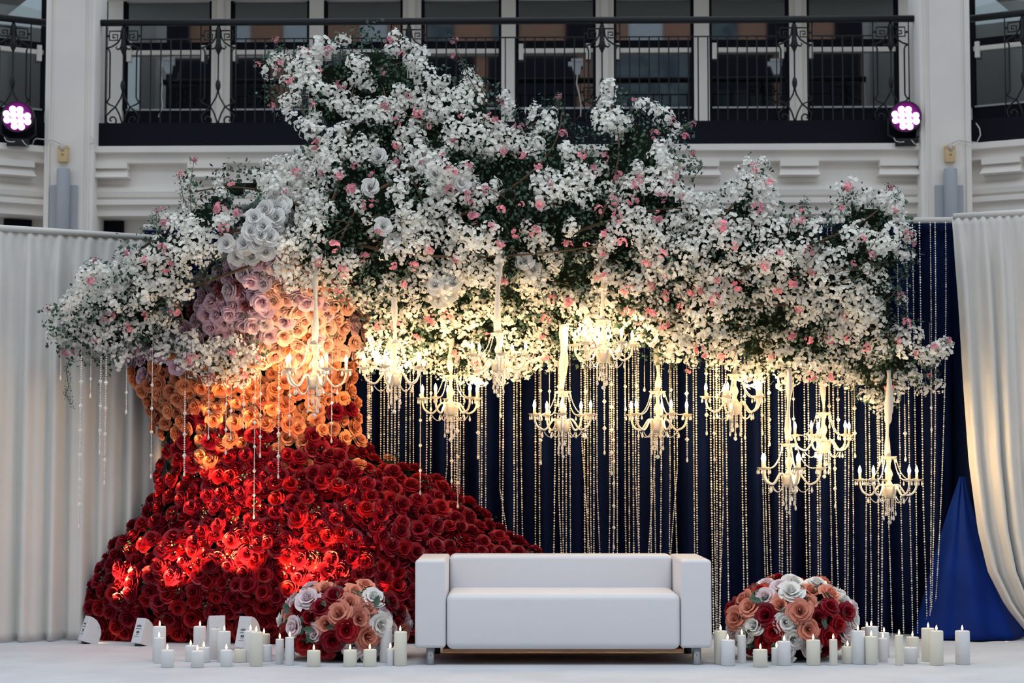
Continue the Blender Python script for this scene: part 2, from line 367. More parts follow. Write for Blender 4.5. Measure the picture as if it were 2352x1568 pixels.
# white wall devices with cords behind the railing
for k, (px, py) in enumerate(((383, 148), (1321, 150), (1778, 150))):
    yy = YF+WY-.1; c = P(px, py, yy); u = yy/F
    e = empty('wall_lamp', c)
    tag(e, 'white bracket lamp with a dangling cord on the gallery glass, %s' % ('left of the flowers', 'above centre', 'at right')[k], 'lamp', 'white gallery bracket lamps')
    link('mounting_bar', MB().box((-16*u, -.02, -2*u), (18*u, .05, 8*u)).mesh('mounting_bar', M['whitebox']), e)
    link('head', MB().box((-9*u, -.03, 8*u), (18*u, .05, 15*u)).mesh('head', M['whitebox']), e)
    a = MB(); a.add([(-8*u,-.03,-2*u),(14*u,-.03,-2*u),(11*u,-.03,-22*u),(-1*u,-.03,-22*u),(-8*u,.04,-2*u),(14*u,.04,-2*u),(11*u,.04,-22*u),(-1*u,.04,-22*u)], [(3,2,1,0),(4,5,6,7),(0,1,5,4),(1,2,6,5),(2,3,7,6),(3,0,4,7)])
    link('body', a.mesh('body', M['whitebox']), e)
    if k < 2:
        pts = [(-9*u, -.03, 0), (-12*u, -.04, -20*u), (-8*u, -.04, -50*u), (-10*u, -.04, -75*u), (-7*u, -.04, -100*u), (-16*u, -.04, -125*u)]
        if k: pts = [(5*u, -.03, -22*u), (3*u, -.04, -45*u), (9*u, -.04, -70*u), (13*u, -.04, -95*u), (12*u, -.04, -122*u)]
        link('cord', MB().tube(pts, .008, 6).mesh('cord', M['cable'], True), e)
# side bay windows
n = 9
for T, W in ((TLf, WS), (TRf, WS)):
    for s0, s1, mt in ((-.95, -.36, 0), (-.41, .85, 1), (.85, 1.05, 0), (1.05, 2.3, 1), (2.3, 2.9, 0)):
        if mt: win(n, T, s0+.05, s1, WY-.25); n += 1
        else: tag(link('trim_%d' % (40+n*5+int(s0*2)), MB().box((s0, WY-.25, -.6), (s1, WY, zw1), T).mesh('mullion', M['cream_dark'])), kind='structure')
    tag(link('wall_side_room', MB().box((-1.5, 3.4, -.6), (W+1, 3.5, zw1), T).mesh('wall_side_room', M['room'])), kind='structure')
# opposite side of the atrium, seen only in reflections
ow = link('wall_front', MB().box((-14, -12.3, -.6), (14, -12, 17)).mesh('wall_front', M['brick'])); tag(ow, kind='structure')
random.seed(8)
for z0, z1, sp_, wd in ((1, 4, 3, 1.8), (5, 8, 3, 1.8), (9.2, 12.95, 2.6, 2.65), (13.35, 14.0, 1.9, .9), (14.3, 15.3, 3.0, 1.1)):
    x0 = -13.6
    while x0 < 13:
        w_ = wd*random.uniform(.8, 1.1)
        link('reflected_window', MB().box((x0, -12.02, z0), (min(x0+w_, 13.9), -11.9, z1)).mesh('reflected_window', M[random.choice(['curtain', 'skirt', 'skirt', 'whitebox'] if z0 > 13 else ['skirt', 'skirt', 'curtain'])]), ow)
        x0 += sp_*random.uniform(.9, 1.2)
link('pale_band', MB().box((-13.9, -12.02, 13.0), (13.9, -11.85, 13.15)).mesh('pale_band', M['cream_dark']), ow)
# ------------------------------------------------------------------ railings
U = YF/F
def cpt(cx, x, y, d=0): return (cx+x*U, d, zz(y))
def ornate(root, T, cx):
    def tb(name, pts, r, n_=5): 
        a = MB().tube([T(cpt(cx, x, y)) for x, y in pts], r, n_); return link(name, a.mesh(name, M['iron'], True), root)
    t = 2.1*U
    for sg in (-1, 1):
        tb('side_post', [(sg*41, 60), (sg*41, 290)], 1.7*U, 4)
        tb('greek_key', [(sg*a, b) for a, b in ((4, 72), (33, 72), (33, 93), (14, 93), (14, 80), (25, 80), (25, 87), (19, 87))], t, 4)
        tb('key_stud', [(sg*33, 83), (sg*36, 83), (sg*41, 83)], [1.3*U, 3.2*U, 1.3*U], 6)
        tb('bell_arch', [(sg*a, b) for a, b in ((5, 72), (7, 88), (14, 99), (26, 107), (41, 112))], t)
        tb('leaf_curl', [(sg*a, b) for a, b in ((3, 103), (8, 112), (14, 114), (18, 110), (15, 106))], [1.8*U, 2.4*U, 2.2*U, 1.6*U, 1.2*U])
        tb('side_loop', [(sg*a, b) for a, b in ((41, 112), (34, 114), (31, 122), (31, 224), (35, 232), (41, 234))], t)
        tb('diamond_bar', [(sg*a, b) for a, b in ((0, 208), (4, 224), (17, 246), (32, 240), (41, 232))], t)
        tb('diamond_bar', [(sg*a, b) for a, b in ((17, 246), (8, 262), (2, 280), (1, 292))], t)
        pts = [(sg*17, 246), (sg*27, 254), (sg*38, 266), (sg*37, 281), (sg*26, 288)]
        for i in range(1, 14):
            an = -i*.45; rr = 13-i*.85; pts.append((sg*(25-rr*math.sin(-an)*1.0), 276+rr*math.cos(an)))
        tb('scroll', pts, t)
    tb('spear', [(0, 60), (0, 68), (0, 80), (0, 100), (0, 112), (0, 120), (0, 127)], [3*U, 6*U, 5*U, 6*U, 9*U, 5*U, 2*U], 8)
    tb('spindle', [(0, 125), (0, 184), (0, 189), (0, 197), (0, 205), (0, 212)], [1.8*U, 1.8*U, 5*U, 6.4*U, 5*U, 2*U], 8)
def railing(T, W, panels, gaps, label):
    root = empty('balcony_railing', T((0, 0, zz(290))))
    inv = root.location.copy()
    T2 = lambda p: T(p)-inv
    a = MB().tube([T2((-.05, 0, zz(53))), T2((W+.05, 0, zz(53)))], 8*U, 10); link('handrail', a.mesh('handrail', M['iron'], True), root)
    for cx in panels: ornate(root, T2, cx)
    for s0, s1 in gaps:
        link('sub_rail', MB().tube([T2((s0, 0, zz(91))), T2((s1, 0, zz(91)))], 2*U, 4).mesh('sub_rail', M['iron']), root)
        nb = max(1, round((s1-s0)/(22.6*U)))
        for i in range(nb):
            s_ = s0+(s1-s0)*(i+(.5 if nb < 2 else 1))/(nb+(0 if nb < 2 else 0))
            if s_ > s1-.02: continue
            link('baluster', MB().tube([T2((s_, 0, zz(91))), T2((s_, 0, zz(288)))], 2.0*U, 4).mesh('baluster', M['iron']), root)
    tag(root, label, 'railing'); return root
rs = lambda px: X(px, YF-.1, 150)-pl.x
pc = [rs(279), rs(499), rs(939), rs(1383), rs(1823), rs(2043)]
h = 41*U
railing(T0, W0, pc, [(pc[i]+h, pc[i+1]-h) for i in range(5)], 'long black iron balcony railing with scrollwork panels above the centre of the wall')
railing(TLf, WS, [.32, 1.5], [(.32+h, 1.5-h)], 'black iron balcony railing cut off by the left edge of the photo')
railing(TRf, WS, [.52, 1.7], [(.52+h, 1.7-h)], 'black iron balcony railing cut off by the right edge of the photo')
# ------------------------------------------------------------------ purple stage lights
lens = [(-10, -17), (6, -16), (-24.5, -6), (-8.5, -4), (6.6, -4), (23, -2), (-23, 8), (-7.5, 10), (8, 10), (24, 11), (-6, 22), (9.5, 23)]
lm = MB().lathe([(.001, -.012), (.02, -.01), (.031, 0), (.031, .01)], 14).mesh('lens', M['led'], True)
for i, (px, py) in enumerate(((40, 268), (2080, 268))):
    yy = YF-.45; c = P(px, py, yy); u = yy/F; e = empty('par_light', c)
    e.rotation_euler = (R(8), 0, R(8 if i == 0 else -8))
    tag(e, 'round stage light with twelve glowing pink-white lenses by the %s column' % ('left', 'right')[i], 'stage light', 'purple stage lights on the balcony edge')
    a = MB().lathe([(30*u, .22), (36*u, .18), (37*u, .0), (36*u, -.03), (34.5*u, -.03), (34*u, 0.0)], 28)
    a.v = [(x, z, y) for x, y, z in a.v]; link('housing', a.mesh('housing', M['plastic'], True), e)
    a = MB().lathe([(33.5*u, .0), (33.5*u, .012)], 28); a.v = [(x, z-.008, y) for x, y, z in a.v]; link('face_plate', a.mesh('face_plate', M['bezel'], True), e)
    for dx, dy in lens: link('lens', lm, e, loc=(dx*u, -.016, -dy*u), rot=(R(90), 0, 0), scale=7.6*u/.031)
    a = MB().tube([(-38*u, .08, 0), (-39*u, .08, -40*u), (-20*u, .08, -52*u), (20*u, .08, -52*u), (39*u, .08, -40*u), (38*u, .08, 0)], .012, 5); link('yoke', a.mesh('yoke', M['plastic'], True), e)
    link('base', MB().box((-24*u, -.02, -68*u), (24*u, .2, -50*u)).mesh('base', M['plastic']), e)
    for k, pts in enumerate(([(-28, 48), (-24, 56), (-14, 59), (-4, 58)], [(12, 54), (18, 62), (26, 68)])):
        link('wire', MB().tube([(a_*u, -.06, -b_*u) for a_, b_ in pts], .005, 5).mesh('wire', M['cable'], True), e)
# ------------------------------------------------------------------ drapes
def drape(name, xl, xr, y0, y1, m, Yl, Yr, folds, amp, nx=260, nz=44, seed=1, hem=True):
    """xl, xr: functions of t (0 top .. 1 bottom) giving pixel edges; y0,y1 pixel rows at left/right"""
    rg = random.Random(seed); ph = [rg.uniform(0, 6.28) for _ in range(6)]
    a = MB()
    for j in range(nz+1):
        t = j/nz
        for i in range(nx+1):
            s_ = i/nx
            px = xl(t)*(1-s_)+xr(t)*s_; Y0 = Yl*(1-s_)+Yr*s_
            zt = Z(y0[0]*(1-s_)+y0[1]*s_, Y0); z = zt*(1-t)+.005*t
            q = s_*folds*6.283
            f = math.sin(q+ph[0]+.5*math.sin(q*.37+ph[1]))+.55*math.sin(q*1.73+ph[2]+t*.6)+.3*math.sin(q*.53+ph[3])
            f2 = math.sin(q*2.6+ph[4])
            k = min(1, t*9)
            d = amp*((1-k)*.35*f2+k*f)*(.75+.5*t)
            Yp = Y0+d
            u = (px-1176)/F
            a.v.append((u*Y0*1.0/math.cos(TH)*.998 if False else X(px, Y0, 784), Yp, z))
    for j in range(nz):
        for i in range(nx):
            q = j*(nx+1)+i; a.f.append((q, q+1, q+nx+2, q+nx+1))
    o = link(name, a.mesh(name, m, True)); s = o.modifiers.new('solid', 'SOLIDIFY'); s.thickness = .006
    return o
o = drape('ivory_drape', lambda t: -260, lambda t: 400, (506, 549), 0, M['drape'], 12.75, 13.62, 11, .032, seed=3)
tag(o, 'ivory pipe-and-drape curtain hanging on the left behind the flowers', 'curtain')
def rx(t):
    tb = [(0, 2190), (.2, 2203), (.4, 2212), (.58, 2222), (.74, 2240), (.84, 2262), (.92, 2300), (.97, 2338), (1, 2362)]
    for (a_, b_), (c_, d_) in zip(tb, tb[1:]):
        if t <= c_: return b_+(d_-b_)*(t-a_)/(c_-a_)
    return 2362
o = drape('ivory_drape', rx, lambda t: 2640-40*t, (497, 470), 0, M['drape'], 13.30, 12.8, 9, .03, seed=9, nx=200)
tag(o, 'ivory curtain pulled aside at the right edge beside the blue cloth', 'curtain')
o = drape('navy_drape', lambda t: 330, lambda t: 2420, (515, 500), 0, M['navy'], 13.76, 13.76, 30, .055, nx=560, nz=20, seed=5)
tag(o, 'wide pleated navy velvet curtain behind the bead strands', 'curtain')
a = MB().tube([P(330, 522, 13.68), P(2200, 505, 13.68)], .022, 10)
o = link('drape_rail', a.mesh('drape_rail', M['drape'], True)); tag(o, 'white fabric-covered rail along the top of the navy curtain', 'rail')
a = MB().tube([P(-260, 506, 12.75)+Vector((0,0,.0)), P(400, 549, 13.62)], .022, 10); o = link('drape_rail', a.mesh('drape_rail', M['drape'], True)); tag(o, 'white fabric-covered rail along the top of the left ivory curtain', 'rail')
a = MB().tube([P(2190, 497, 13.3), P(2640, 470, 12.8)], .022, 10); o = link('drape_rail', a.mesh('drape_rail', M['drape'], True)); tag(o, 'white fabric-covered rail along the top of the right ivory curtain', 'rail')
# royal blue cloth flaring at the floor
a = MB(); nx, nz = 70, 26
for j in range(nz+1):
    t = j/nz; w0 = 2214+(2104-2214)*t-4*math.sin(t*3.14); w1 = 2226+(2362-2226)*t**1.3
    for i in range(nx+1):
        s_ = i/nx; Y0 = 13.50-.30*t*math.sin(s_*3.1416)**.7 if 0 < s_ < 1 else 13.50
        Y0 += .02*math.sin(s_*19+t*2)*(.3+t)
        p = P(w0*(1-s_)+w1*s_, 784, 13.3); a.v.append((p.x, Y0, Z(1095, 13.5)*(1-t)+.01*t))
for j in range(nz):
    for i in range(nx):
        q = j*(nx+1)+i; a.f.append((q, q+1, q+nx+2, q+nx+1))
o = link('blue_cloth', a.mesh('blue_cloth', M['royal'], True)); o.modifiers.new('s', 'SOLIDIFY').thickness = .005
tag(o, 'royal blue cloth flaring out on the stage at the foot of the right ivory curtain', 'cloth')
# ------------------------------------------------------------------ bead curtain (stuff)
octa = MB().add([(1,0,0),(0,1,0),(-1,0,0),(0,-1,0),(0,0,1.15),(0,0,-1.15)], [(0,1,4),(1,2,4),(2,3,4),(3,0,4),(1,0,5),(2,1,5),(3,2,5),(0,3,5)])
random.seed(21); strands = []
px = 846.0
while px < 2182:
    nb = random.choice([2, 2, 3, 3, 4, 5, 6]) if px < 2060 else random.choice([1, 1, 1, 2])
    for k in range(nb):
        if px < 2182: strands.append(px)
        px += random.uniform(6.0, 9.5) if px < 2060 else random.uniform(10, 14)
    px += random.uniform(10, 30) if px < 2060 else random.uniform(3, 12)
mats_ = []
BV = []
ov = np.array(octa.v); of = np.array(octa.f); cen = []; rad = []
for sxp in strands:
    x0 = X(sxp, 13.42); Yb = 13.40+random.uniform(-.03, .03); ztop = Z(512, Yb) if sxp > 1900 else Z(690, Yb)
    lean = random.gauss(0, .014); fl = -.05 if (sxp > 2120) else 0
    r0 = random.choice([.0062, .0070, .0078]); sp = r0*2.35; z = ztop; kick = random.uniform(.8, 1.6)
    if random.random() < .12: lean *= 4
    while z > .03:
        t = max(0, (kick-z)/kick); cen.append((x0+lean*t+fl*(1-z/3)**2*3*(sxp-2120)/60*(-1 if fl else 0)*-1, Yb, z)); rad.append(r0*random.choice([.8, 1, 1, 1.15])); z -= sp
cen = np.array(cen); rad = np.array(rad)
rot = rng.uniform(0, 1.57, len(cen)); cs, sn = np.cos(rot), np.sin(rot)
vx = ov[None, :, 0]*cs[:, None]-ov[None, :, 1]*sn[:, None]; vy = ov[None, :, 0]*sn[:, None]+ov[None, :, 1]*cs[:, None]; vz = np.repeat(ov[None, :, 2], len(cen), 0)
V = np.stack([vx, vy, vz], -1)*rad[:, None, None]+cen[:, None, :]
Fc = (of[None]+6*np.arange(len(cen))[:, None, None]).reshape(-1)
me = bpy.data.meshes.new('bead_curtain'); me.vertices.add(V.size//3); me.vertices.foreach_set('co', V.astype(np.float32).ravel())
me.loops.add(len(Fc)); me.loops.foreach_set('vertex_index', Fc.astype(np.int32)); me.polygons.add(len(Fc)//3)
me.polygons.foreach_set('loop_start', np.arange(0, len(Fc), 3, dtype=np.int32)); me.update(calc_edges=True); me.materials.append(M['bead'])
o = link('bead_curtain', me); tag(o, 'curtain of sparkling glass bead strands in front of the navy velvet', 'bead curtain', kind='stuff')
# ------------------------------------------------------------------ flowers: templates
def rose(na=4, nb=3, seed=0, openness=1.0):
    rg = random.Random(seed); a = MB()
    rings = [(2, .11, 1.02, 100), (3, .25, 1.0, 70), (3, .42, .94, 66), (4, .62, .82, 54), (5, .84*openness, .62, 44), (5, 1.04*openness, .36, 42)]
    for ri, (n_, rt, zt, hw) in enumerate(rings):
        off = rg.uniform(0, 6.28)
        for p in range(n_):
            c0 = off+2*math.pi*p/n_+rg.uniform(-.15, .15); rj = rt*rg.uniform(.9, 1.08); zj = zt*rg.uniform(.92, 1.05); k = len(a.v)
            flop = rg.uniform(.04, .20)*(ri > 2)
            for j in range(nb+1):
                b = j/nb
                for i in range(na+1):
                    s_ = -1+2*i/na
                    rr = rj*(.42+.58*math.sin(b*1.25)/math.sin(1.25))
                    if j == nb: rr += flop*.8+.015*ri
                    rr *= 1-.05*s_*s_+(.12 if ri else .05)*s_*(.4+.6*b)
                    z = zj*b*(1-.22*s_*s_*b)-(flop*.55 if j == nb else 0)+(.05*math.cos(s_*5+p) if j == nb else 0)*(ri > 2)
                    z = z*.80+(.0 if ri < 4 else -.02*ri)
                    an = c0+math.radians(hw)*s_
                    a.v.append((rr*math.cos(an), rr*math.sin(an), z))
            for j in range(nb):
                for i in range(na):
                    q = k+j*(na+1)+i; a.f.append((q, q+1, q+na+2, q+na+1))
    a.lathe([(.10, .50), (.085, .74), (.03, .84)], 6)
    return a
def floret(a, c, n, r, rg, petals=5):
    n = Vector(n).normalized(); t = n.orthogonal().normalized(); b = n.cross(t); off = rg.uniform(0, 6.28); c = Vector(c)
    for p in range(petals):
        an = off+2*math.pi*p/petals; d = math.cos(an)*t+math.sin(an)*b; s_ = n.cross(d)
        lift = rg.uniform(.1, .6); k = len(a.v)
        a.v += [tuple(c), tuple(c+d*r*.72+s_*r*.52+n*r*lift*.5), tuple(c+d*r*1.02+n*r*lift), tuple(c+d*r*.72-s_*r*.52+n*r*lift*.5)]
        a.f += [(k, k+1, k+2, k+3)]
def cluster(seed, nfl=36, R0=.054, fr=.0145):
    rg = random.Random(seed); a = MB()
    for i in range(nfl):
        z = rg.uniform(-.25, 1); th = rg.uniform(0, 6.28); q = math.sqrt(max(0, 1-z*z)); d = Vector((q*math.cos(th), q*math.sin(th), z))
        rr = R0*rg.uniform(.65, 1.25)
        dn = (d+Vector((rg.uniform(-.5, .5), rg.uniform(-.5, .5), rg.uniform(-.3, .5)))).normalized()
        floret(a, d*rr, dn, fr*rg.uniform(.75, 1.2), rg)
    return a
def leafsprig(seed, nl=14, R0=.085, lr=.028):
    rg = random.Random(seed); a = MB()
    for i in range(nl):
        z = rg.uniform(-.5, 1); th = rg.uniform(0, 6.28); q = math.sqrt(max(0, 1-z*z)); d = Vector((q*math.cos(th), q*math.sin(th), z*.8)); c = d*R0*rg.uniform(.3, 1.25)
        n = (d+Vector((rg.uniform(-1, 1), rg.uniform(-1, 1), rg.uniform(-.3, 1)))).normalized(); t = n.orthogonal().normalized(); t = (Matrix.Rotation(rg.uniform(0, 6.28), 3, n) @ t); b = n.cross(t)
        L = lr*rg.uniform(.7, 1.25); k = len(a.v)
        a.v += [tuple(c), tuple(c+t*L*.45+b*L*.48-n*L*.15), tuple(c+t*L*1.25-n*L*.1), tuple(c+t*L*.45-b*L*.48-n*L*.15), tuple(c+t*L*.5+n*L*.1)]
        a.f += [(k, k+1, k+4), (k+1, k+2, k+4), (k+2, k+3, k+4), (k+3, k, k+4)]
    return a
ROS = [rose(4, 3, s_) for s_ in range(4)]
ROSH = [rose(6, 4, 20+s_, 1.1) for s_ in range(3)]
CLU = [cluster(s_) for s_ in range(6)]
PCL = [cluster(40+s_, 7, .026, .017) for s_ in range(4)]
LSP = [leafsprig(60+s_) for s_ in range(5)]
def pip(x, y, poly):
    c = False; n_ = len(poly); j = n_-1
    for i in range(n_):
        xi, yi = poly[i]; xj, yj = poly[j]
        if (yi > y) != (yj > y) and x < (xj-xi)*(y-yi)/(yj-yi)+xi: c = not c
        j = i
    return c
def pdist(x, y, poly):
    p = np.array(poly, float); q = np.roll(p, -1, 0); d = q-p
    t = np.clip(((x-p[:, 0])*d[:, 0]+(y-p[:, 1])*d[:, 1])/np.maximum((d**2).sum(1), 1e-9), 0, 1)
    return float(np.sqrt(((p[:, 0]+t*d[:, 0]-x)**2+(p[:, 1]+t*d[:, 1]-y)**2).min()))
def scatter(x0, y0, x1, y1, sp, inside, tries=8, seed=0):
    rg = random.Random(seed); g = {}; out_ = []; cell = sp/1.414
    N = int((x1-x0)*(y1-y0)/(sp*sp)*tries)
    for _ in range(N):
        x = rg.uniform(x0, x1); y = rg.uniform(y0, y1)
        if not inside(x, y): continue
        cx, cy = int(x/cell), int(y/cell); ok = True
        for a_ in range(-2, 3):
            for b_ in range(-2, 3):
                for q in g.get((cx+a_, cy+b_), ()):
                    if (q[0]-x)**2+(q[1]-y)**2 < sp*sp: ok = False
        if ok: g.setdefault((cx, cy), []).append((x, y)); out_.append((x, y))
    return out_
def parts(root, name, tmpl, mats_l, material, px_order=None, limit=300, smooth=True, label=None, inv=None):
    """mats_l: list of (template index, matrix) in root's frame, nearest first"""
    mes = [t.mesh(name, material, smooth) for t in tmpl]
    for ti, m in mats_l[:limit]:
        o = link(name, mes[ti], root, mw=m)
        if label: o['label'] = label
    if len(mats_l) > limit:
        me = joined(name+'_mass', tmpl, mats_l[limit:], material, smooth); o = link(name+'_mass', me, root); tag(o, kind='stuff')
        if label: o['label'] = label
# ------------------------------------------------------------------ rose-covered trunk
TRK = [(455, 575, 700), (540, 500, 720), (620, 455, 800), (700, 405, 850), (780, 330, 852), (800, 285, 850), (850, 284, 836), (880, 292, 828), (940, 322, 838), (1000, 350, 846), (1040, 358, 870), (1075, 356, 975), (1110, 352, 1045), (1150, 338, 1092), (1180, 312, 1132), (1215, 282, 1170), (1240, 252, 1215), (1270, 234, 1262), (1300, 216, 1290), (1350, 188, 1330), (1400, 168, 1370), (1440, 178, 1400), (1480, 186, 1430)]
def trk(y):
    if y <= TRK[0][0]: return TRK[0][1:]
    for a_, b_ in zip(TRK, TRK[1:]):
        if y <= b_[0]:
            t = (y-a_[0])/(b_[0]-a_[0]); return a_[1]+(b_[1]-a_[1])*t, a_[2]+(b_[2]-a_[2])*t
    return TRK[-1][1:]
def tdepth(x, y):
    l, r = trk(y); c = (l+r)/2; hw = (r-l)/2; u = min(1, abs(x-c)/hw)
    D = (.62-.14*max(0, (y-1380)/80)) if y > 1250 else (.42+.20*max(0, (y-1000)/250) if y > 850 else .42+.66*min(1, (850-y)/280))
    if y > 1030:        # long low right shoulder keeps its bulk round the trunk foot
        c = l+(r-l)*.42; u = min(1, abs(x-c)/((c-l) if x < c else (r-c)))
    return 13.52-D*math.sqrt(max(0, 1-u**2.2))
def tin(x, y):
    if y > 1474: return False
    l, r = trk(y); return l+6 < x < r-6
def tnorm(x, y):
    e = 12.; Yc = tdepth(x, y); a_ = P(x+e, y, tdepth(x+e, y))-P(x-e, y, tdepth(x-e, y)); b_ = P(x, y-e, tdepth(x, y-e))-P(x, y+e, tdepth(x, y+e))
    n_ = b_.cross(a_); n_.normalize()
    if n_.y > 0: n_ = -n_
    return n_
troot = empty('rose_display', (X(620, 13.3), 13.3, 0)); tinv = troot.matrix_basis.inverted() if False else Matrix.Translation(-Vector(troot.location))
tag(troot, 'huge trunk of roses fading from deep red up to coral, pink and white', 'flower display')
kinds = {k: [] for k in ('red', 'coral', 'peach', 'mauve', 'blush', 'dusty', 'whiterose')}
rg = random.Random(4)
pts = scatter(150, 450, 1440, 1478, 21, tin, 14, 3)
for x, y in pts:
    wy = y+rg.uniform(-22, 22)+.02*(x-600)
    if wy > 1080: k = 'red'
    elif wy > 975: k = 'coral' if rg.random() < (1085-wy)/115*.75 else 'red'
    elif wy > 850: k = 'coral' if rg.random() < .97 else 'red'
    elif wy > 790: k = rg.choice(['coral', 'coral', 'mauve']) if x < 600 else rg.choice(['peach', 'coral'])
    elif wy > 645: k = (rg.choice(['mauve']*4+['dusty', 'blush']) if x < 620 else rg.choice(['peach']*5+['mauve']))
    elif wy > 590: k = rg.choice(['blush', 'mauve', 'blush']) if x < 650 else 'peach'
    else: k = 'whiterose'
    n_ = (tnorm(x, y)+Vector((rg.uniform(-.35, .35), 0, rg.uniform(-.25, .45)))).normalized()
    rad_ = (.055 if k == 'red' else .050 if k in ('coral', 'dusty') else .058)*rg.uniform(.82, 1.15)
    p = P(x, y, tdepth(x, y)+rg.uniform(-.03, .04))
    kinds[k].append((x, y, (rg.randrange(4), tinv @ orient(n_, rg.uniform(0, 6.28), rad_, p-n_*.02))))
lab = {'red': 'deep red rose', 'coral': 'coral orange rose', 'peach': 'peach rose', 'mauve': 'mauve pink rose', 'blush': 'pale blush rose', 'dusty': 'dusty dark pink rose', 'whiterose': 'white rose'}
nam = {'whiterose': 'white_rose'}
for k, l in kinds.items():
    if k == 'red': l.sort(key=lambda q: (q[0] > 950 and q[1] > 1280, q[1] < 1000))
    parts(troot, nam.get(k, k+'_rose'), ROS, [q[2] for q in l], M[k], label=lab[k])
# foam core
def shell(name, fn_in, fd, back, x0, y0, x1, y1, st, m, root, inv):
    idx = {}; a = MB(); nx_ = int((x1-x0)/st); ny_ = int((y1-y0)/st); cells = [(i, j) for i in range(nx_) for j in range(ny_) if fn_in(x0+(i+.5)*st, y0+(j+.5)*st)]
    cs_ = set(cells)
    def vt(i, j, f):
        k = (i, j, f)
        if k not in idx:
            x, y = x0+i*st, y0+j*st; p = P(x, y, fd(x, y) if f else back(x, y)); p.z = max(p.z, .01)
            idx[k] = len(a.v); a.v.append(tuple(inv @ p))
        return idx[k]
    for i, j in cells:
        a.f.append((vt(i, j, 1), vt(i, j+1, 1), vt(i+1, j+1, 1), vt(i+1, j, 1)))
        a.f.append((vt(i, j, 0), vt(i+1, j, 0), vt(i+1, j+1, 0), vt(i, j+1, 0)))
        for (di, dj, e0, e1) in ((-1, 0, (0, 0), (0, 1)), (1, 0, (1, 1), (1, 0)), (0, -1, (1, 0), (0, 0)), (0, 1, (0, 1), (1, 1))):
            if (i+di, j+dj) not in cs_:
                a.f.append((vt(i+e0[0], j+e0[1], 1), vt(i+e0[0], j+e0[1], 0), vt(i+e1[0], j+e1[1], 0), vt(i+e1[0], j+e1[1], 1)))
    return link(name, a.mesh(name, m, True), root)
shell('foam_core', lambda x, y: (lambda lr: lr[0]+26 < x < lr[1]-30)(trk(y)), lambda x, y: tdepth(x, y)+.075, lambda x, y: 13.56, 160, 470, 1432, 1482, 14, M['leafd'], troot, tinv)
lv = []
for x, y in scatter(170, 480, 1400, 1470, 60, tin, 6, 9):
    n_ = tnorm(x, y); lv.append((rg.randrange(5), tinv @ orient(n_, 0, .55, P(x, y, tdepth(x, y)+.0)+n_*.005)))
parts(troot, 'leaf_sprig', LSP, lv, M['leaf'], smooth=False)
# ------------------------------------------------------------------ blossom canopy
CAN = [(118, 770), (112, 715), (150, 690), (180, 668), (178, 640), (205, 605), (235, 635), (262, 600), (290, 568), (325, 548), (322, 515), (365, 508), (405, 500), (425, 450), (428, 400), (448, 400), (462, 440), (500, 395), (560, 385), (620, 375), (690, 362), (715, 335), (722, 315), (690, 285), (645, 255), (605, 232), (598, 200), (625, 180), (598, 150), (612, 125), (650, 118), (690, 118), (735, 100), (780, 92), (830, 72), (862, 58), (895, 72), (930, 95), (965, 108), (985, 150), (1010, 165), (1050, 178), (1090, 172), (1118, 182), (1150, 212), (1185, 240), (1205, 268), (1235, 245), (1282, 236), (1305, 262), (1320, 300), (1362, 312), (1378, 275), (1378, 215), (1400, 195), (1432, 222), (1478, 235), (1522, 268), (1578, 288), (1585, 308), (1555, 330), (1597, 362), (1605, 395), (1572, 402), (1590, 450), (1640, 460), (1688, 420), (1708, 378), (1748, 368), (1772, 400), (1768, 448), (1800, 485), (1850, 472), (1888, 505), (1925, 475), (1930, 430), (1962, 420), (2000, 442), (2048, 450), (2072, 490), (2092, 540), (2095, 600), (2072, 645), (2076, 700), (2085, 742), (2125, 805), (2172, 786), (2172, 812), (2145, 840), (2162, 888), (2118, 898), (2085, 885), (2060, 915), (2010, 940), (1962, 908), (1915, 880), (1850, 868), (1800, 885), (1765, 868), (1722, 878), (1690, 845), (1650, 838), (1612, 815), (1582, 855), (1552, 828), (1502, 826), (1440, 800), (1380, 815), (1300, 828), (1232, 848), (1150, 868), (1062, 868), (1002, 856), (940, 846), (880, 836), (850, 860), (832, 850), (845, 780), (840, 700), (760, 668), (715, 655), (655, 660), (640, 600), (668, 540), (702, 462), (650, 440), (560, 478), (515, 545), (470, 625), (415, 690), (395, 740), (470, 790), (555, 778), (602, 800), (598, 850), (560, 880), (480, 878), (430, 850), (400, 815), (330, 812), (280, 828), (240, 828), (190, 830), (145, 812)]
def cdepth(x, y):
    yc = 500+.10*abs(x-1176)
    if y < yc: d = 12.42+.55*((yc-y)/420)**1.5
    else: d = 12.42+.62*min(1.2, (y-yc)/330)**1.3
    d += .25*max(0, (x-1850)/300)+.28*max(0, (600-x)/480)
    d += .16*noise.noise(Vector((x/120, y/120, 3.3)))
    return min(d, 13.22)
def cinside(x, y): return 100 < x < 2185 and pip(x, y, CAN)
croot = empty('blossom_canopy', (0, 12.9, 1.8)); cinv = Matrix.Translation(-Vector(croot.location))
tag(croot, 'wide suspended canopy of white and pink blossom branches with green leaves above the stage', 'flower display')
cpts = scatter(100, 50, 2185, 945, 20.5, cinside, 12, 5)
wl = []; pk = []; lf = []
def bulge(x, y): return noise.noise(Vector((x/58, y/58, 7.7)))+.5*noise.noise(Vector((x/24, y/24, 1.7)))
